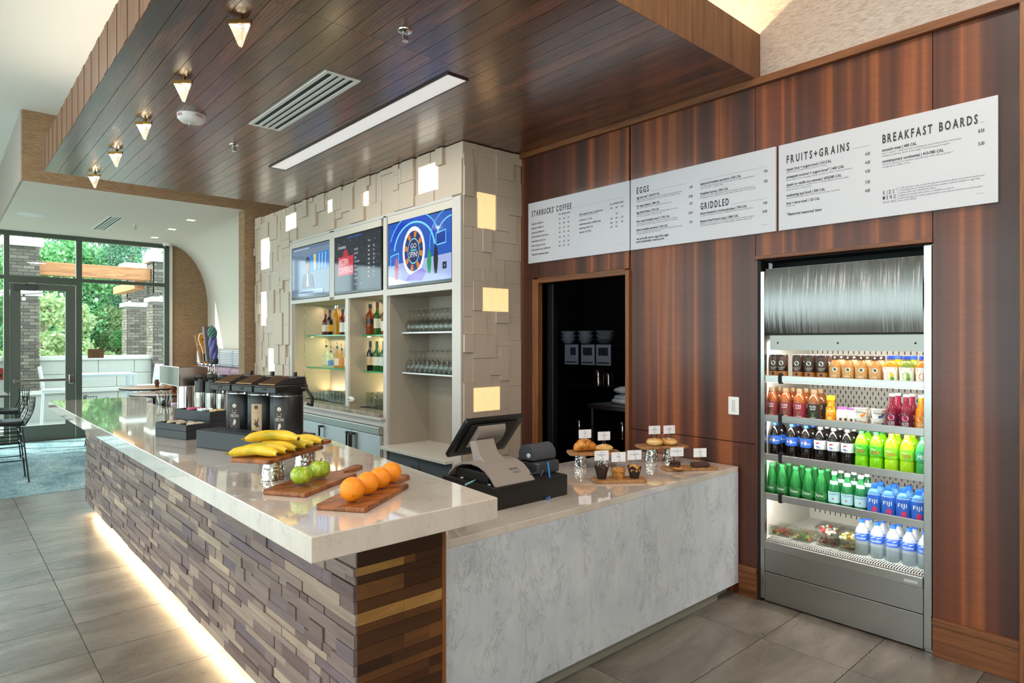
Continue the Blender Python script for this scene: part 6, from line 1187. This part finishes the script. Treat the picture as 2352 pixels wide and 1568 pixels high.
# ---- pantry things seen in the dark behind the doorway
rk = thing('pantry_rack', 'dark shelf rack in the pantry with papers clipped to its front', 'rack', (5.6, 4.3, 0)); DW = P('#2a2b30', .4, .5)
for z in (.55, 1.12, 1.60): MB().box(0, -.2, z, .45, 1.4, z+.02).build('shelf_board', DW, rk)
for y in (-.2, 1.38): MB().box(0, y, 0, .03, y+.02, 1.9).build('post', DW, rk)
for k, (y, w) in enumerate(((5.38, .20), (5.10, .20), (4.80, .23))):
    t = thing('white_bowl', 'stack of white bowls on the pantry rack, %s from the hinge side' % ORD[k], 'bowl', (5.75, y, 1.621), 0, 'white bowls on the pantry rack'); mb = MB()
    for q in range(3): mb.lathe([(w*.25, q*.045), (w*.5, q*.045+.06), (w*.48, q*.045+.06), (w*.22, q*.045+.01)], 18)
    mb.build('bowls', P('#c9ccd6', .35), t, smooth=50)
for k, y in enumerate((5.28, 5.02, 4.79)):
    t = thing('paper_notice', 'printed paper sheet clipped to the pantry rack, %s of three' % ORD[k], 'notice', (5.585, y, 1.375), -PI/2+R((2, -1, 1)[k]), 'paper notices on the pantry rack'); MB().box(0, -.001, 0, .21, .001, .235).build('sheet', P('#b9bbc6', .6), t)
    mb = MB(); mb.box(.03 if k else .09, -.002, .11, .17, -.001, .20); mb.box(.015, -.002, .02, .185, -.001, .035); mb.build('print', P('#3a3c46', .6), t)
tb = thing('pantry_table', 'steel prep table at the edge of the dark pantry', 'table', (5.0, 3.72, 0)); MB().box(-.3, -.4, 1.0, .3, .42, 1.04).build('tabletop', M['steel_h'], tb)
for a in (-.27, .27):
    for b in (-.37, .38): MB().lathe([(.02, 0), (.02, 1.0)], 8, None, a, b).build('leg', M['nickel'], tb)
tp = thing('towel_pile', 'crumpled pile of white towels on the prep table', 'towels', (5.0, 3.80, 1.041)); q = random.Random(3)
for k in range(4): MB().ball((q.uniform(-.05, .05), q.uniform(-.08, .08), .03+.035*k), (.16-.015*k, .22-.03*k, .035), 18, 8, None, lambda d: 1+.10*math.sin(6*d[0]+9*d[1])).build('towel', P('#c2c3c9', .8), tp, smooth=60)
for k, (x, y, z, h) in enumerate(((5.75, 4.9, 1.141, .17), (5.72, 4.72, 1.141, .14), (5.75, 5.2, .571, .12), (5.7, 4.5, .571, .16))):
    t = thing('steel_canister', 'small steel canister on the dark pantry rack, %s' % ('upper shelf, hinge side', 'upper shelf, latch side', 'lower shelf, hinge side', 'lower shelf, latch side')[k], 'canister', (x, y, z)); MB().lathe([(.06, 0), (.06, h), (.055, h+.01)], 16).build('body', M['chrome'], t, smooth=40); MB().lathe([(.062, h+.01), (.05, h+.025), (.01, h+.045)], 16).build('lid', M['nickel'], t, smooth=40)
lamp('pantry_fill', 'POINT', (4.7, 4.6, 2.5), 9, (.75, .85, 1), shadow_soft_size=.1)  # added light without a fitting, lifts the dark pantry
# ================================================================== lounge by the windows
def wire_shell(mb, n=13, m_=13):
    def pt(u, v):   # u across -1..1, v from seat front 0 to back top 1
        w = .235-.02*abs(v-.5)
        if v < .5: y = -.22+.42*(v/.5); z = .02*math.cos(PI*v)+.02*u*u*2.2
        else: q = (v-.5)/.5; y = .20+.10*q+.03*math.sin(PI*q); z = .0+.34*q*(1-.18*u*u)+.03*u*u*2
        return (u*w*(1-.25*max(0, v-.6)), y-.10*u*u*(v if v > .4 else .4), z)
    for i in range(n): u = -1+2*i/(n-1); mb.tube([pt(u, k/14) for k in range(15)], .0026 if abs(u) < 1 else .005, 5)
    for j in range(m_): v = .04+.94*j/(m_-1); mb.tube([pt(-1+2*k/10, v) for k in range(11)], .0026 if j < m_-1 else .005, 5)
def stool(name, label, loc, rz, sh, cat='stool', group=None):
    t = thing(name, label, cat, loc, rz, group); mb = MB(); mb.at(0, 0, sh); wire_shell(mb); tag(mb.build('wire_shell', M['black'], t, smooth=60))
    MB().prism(rrect(-.2, -.2, .2, .18, .06), sh+.03, sh+.075).build('seat_pad', P('#1c1c1f', .5), t, bevel=.012)
    for sx in (-1, 1):
        for sy in (-1, 1): MB().tube([(sx*.17, sy*.16, sh), (sx*.215, sy*.22, .006)], .009, 6).build('leg', M['black'], t); 
    mb = MB()
    for z in ((.26, .42, .54) if sh > .5 else (.3,)):
        k = (sh-z)/sh; a, b = .17+.045*k, .16+.06*k
        for p, q in (((-a, -b), (a, -b)), ((a, -b), (a, b)), ((a, b), (-a, b)), ((-a, b), (-a, -b))): mb.tube([(*p, z), (*q, z)], .0065, 5)
    mb.build('stretcher', M['black'], t)
    for sx in (-1, 1):
        for sy in (-1, 1): MB().lathe([(.02, 0), (.02, .006)], 8, None, sx*.215, sy*.22).build('foot', M['nickel'], t)
stool('wire_stool', 'black wire bar stool with a pad, closer to the tiled floor', (.58, 9.52, .006), R(-90), .64, group='black wire stools'); stool('wire_stool', 'black wire bar stool with a pad, behind the first one', (.66, 11.1, .006), R(-90), .64, group='black wire stools')
def high_table(x, y, z, label):
    t = thing('square_table', label, 'table', (x, y, .006)); MB().box(-.38, -.38, z-.03, .38, .38, z).build('tabletop', P('#4a4744', .4), t, bevel=.003); MB().lathe([(.03, .02), (.03, z-.03)], 10).build('pedestal', M['black'], t); MB().box(-.26, -.26, 0, .26, .26, .02).build('base', M['black'], t, bevel=.004)
high_table(.37, 11.58, .90, 'tall dark square table by the window, farther one'); high_table(.19, 9.77, .88, 'tall dark square table by the window, closer one')
def round_table(x, y, label):
    t = thing('round_table', label, 'table', (x, y, .006)); MB().lathe([(.50, .825), (.51, .84), (.51, .855), (.50, .86)], 40).build('tabletop', P('#8a5a38', .3), t, smooth=40); MB().lathe([(.515, .83), (.515, .85), (.51, .852)], 40).build('metal_edge', M['black'], t); MB().lathe([(.26, 0), (.24, .015), (.035, .03), (.035, .825)], 18).build('pedestal', M['black'], t, smooth=40)
    return t
round_table(2.78, 12.35, 'round wood-topped table closest to the glass'); round_table(2.62, 10.75, 'round wood-topped table in front of the banquette')
for k, (x, y) in enumerate(((2.80, 12.2), (2.66, 10.6))):
    t = thing('votive_holder', 'brown votive candle holder on the round table %s' % ('closest to the glass', 'before the banquette')[k], 'candle holder', (x, y, .8665)); MB().lathe([(.028, 0), (.03, .004), (.03, .13), (.026, .13), (.024, .01), (0, .01)], 16).build('cup_body', P('#6a3a1c', .3, .3), t, smooth=40); MB().lathe([(.031, .0), (.031, .02)], 16).build('foot_band', M['brass'], t)
stool('wire_chair', 'black wire chair at the round tables, left one', (1.98, 11.75, .006), R(100), .47, 'chair', 'black wire chairs'); stool('wire_chair', 'black wire chair at the round tables, closer to the beer taps', (2.06, 10.9, .006), R(80), .47, 'chair', 'black wire chairs')
bq = thing('banquette', 'tall padded banquette in mauve with a striped grey roll on top', 'banquette', (3.45, 9.6, .006)); MV = P('#a78ba0', .75); ST = NT('striped_grey'); wv = ST.n('ShaderNodeTexWave', wave_type='BANDS', bands_direction='Z'); wv.inputs['Scale'].default_value = 11; ST.l(ST.pos(), wv.inputs['Vector']); ST.fin(ST.ramp(wv.outputs['Fac'], [(.3, '#8f93a0'), (.6, '#dcdde2')]), .6)
MB().box(-.25, 0, 0, .40, 3.3, .42).build('plinth', P('#3a3036', .6), bq)
for k in range(5):
    MB().box(-.30, .01+.66*k, .42, .14, .65+.66*k, .52).build('seat_cushion', MV, bq, bevel=.03); MB().box(.12, .01+.66*k, .52, .28, .65+.66*k, 1.20).build('back_cushion', MV, bq, bevel=.05); MB().box(.16, .004+.66*k, 1.20, .36, .656+.66*k, 1.515).build('striped_roll', ST.m, bq, bevel=.06)
MB().box(.36, 0, 0, .42, 3.3, 1.5).build('back_frame', P('#3a3036', .6), bq)
sg = thing('door_notice', 'small brown notice in the window about locked doors and key card', 'sign', (1.93, 13.045, 1.36)); MB().box(0, 0, 0, .235, .004, .155).build('plate', P('#7d5a3e', .5), sg)
mb = MB()
for s_, z, w in (('Doors are Locked', .118, .2), ('Please use', .085, .12), ('Key Card', .052, .10), ('for entry', .02, .10)): text(mb, s_, .1175-w/2, z, .018, x1=.1175+w/2, fn=lambda a, q: (a, -.001, q))
mb.build('lettering', P('#2c1c12', .6), sg)
st = thing('door_sticker', 'red square sticker on the glass beside the door', 'sticker', (.67, 13.06, 1.03)); MB().box(0, 0, 0, .125, .003, .19).build('sheet', P('#a8342c', .5), st); mb = MB(); mb.box(.02, -.001, .045, .105, 0, .095); mb.build('dark_bar', P('#1d1413', .5), st)
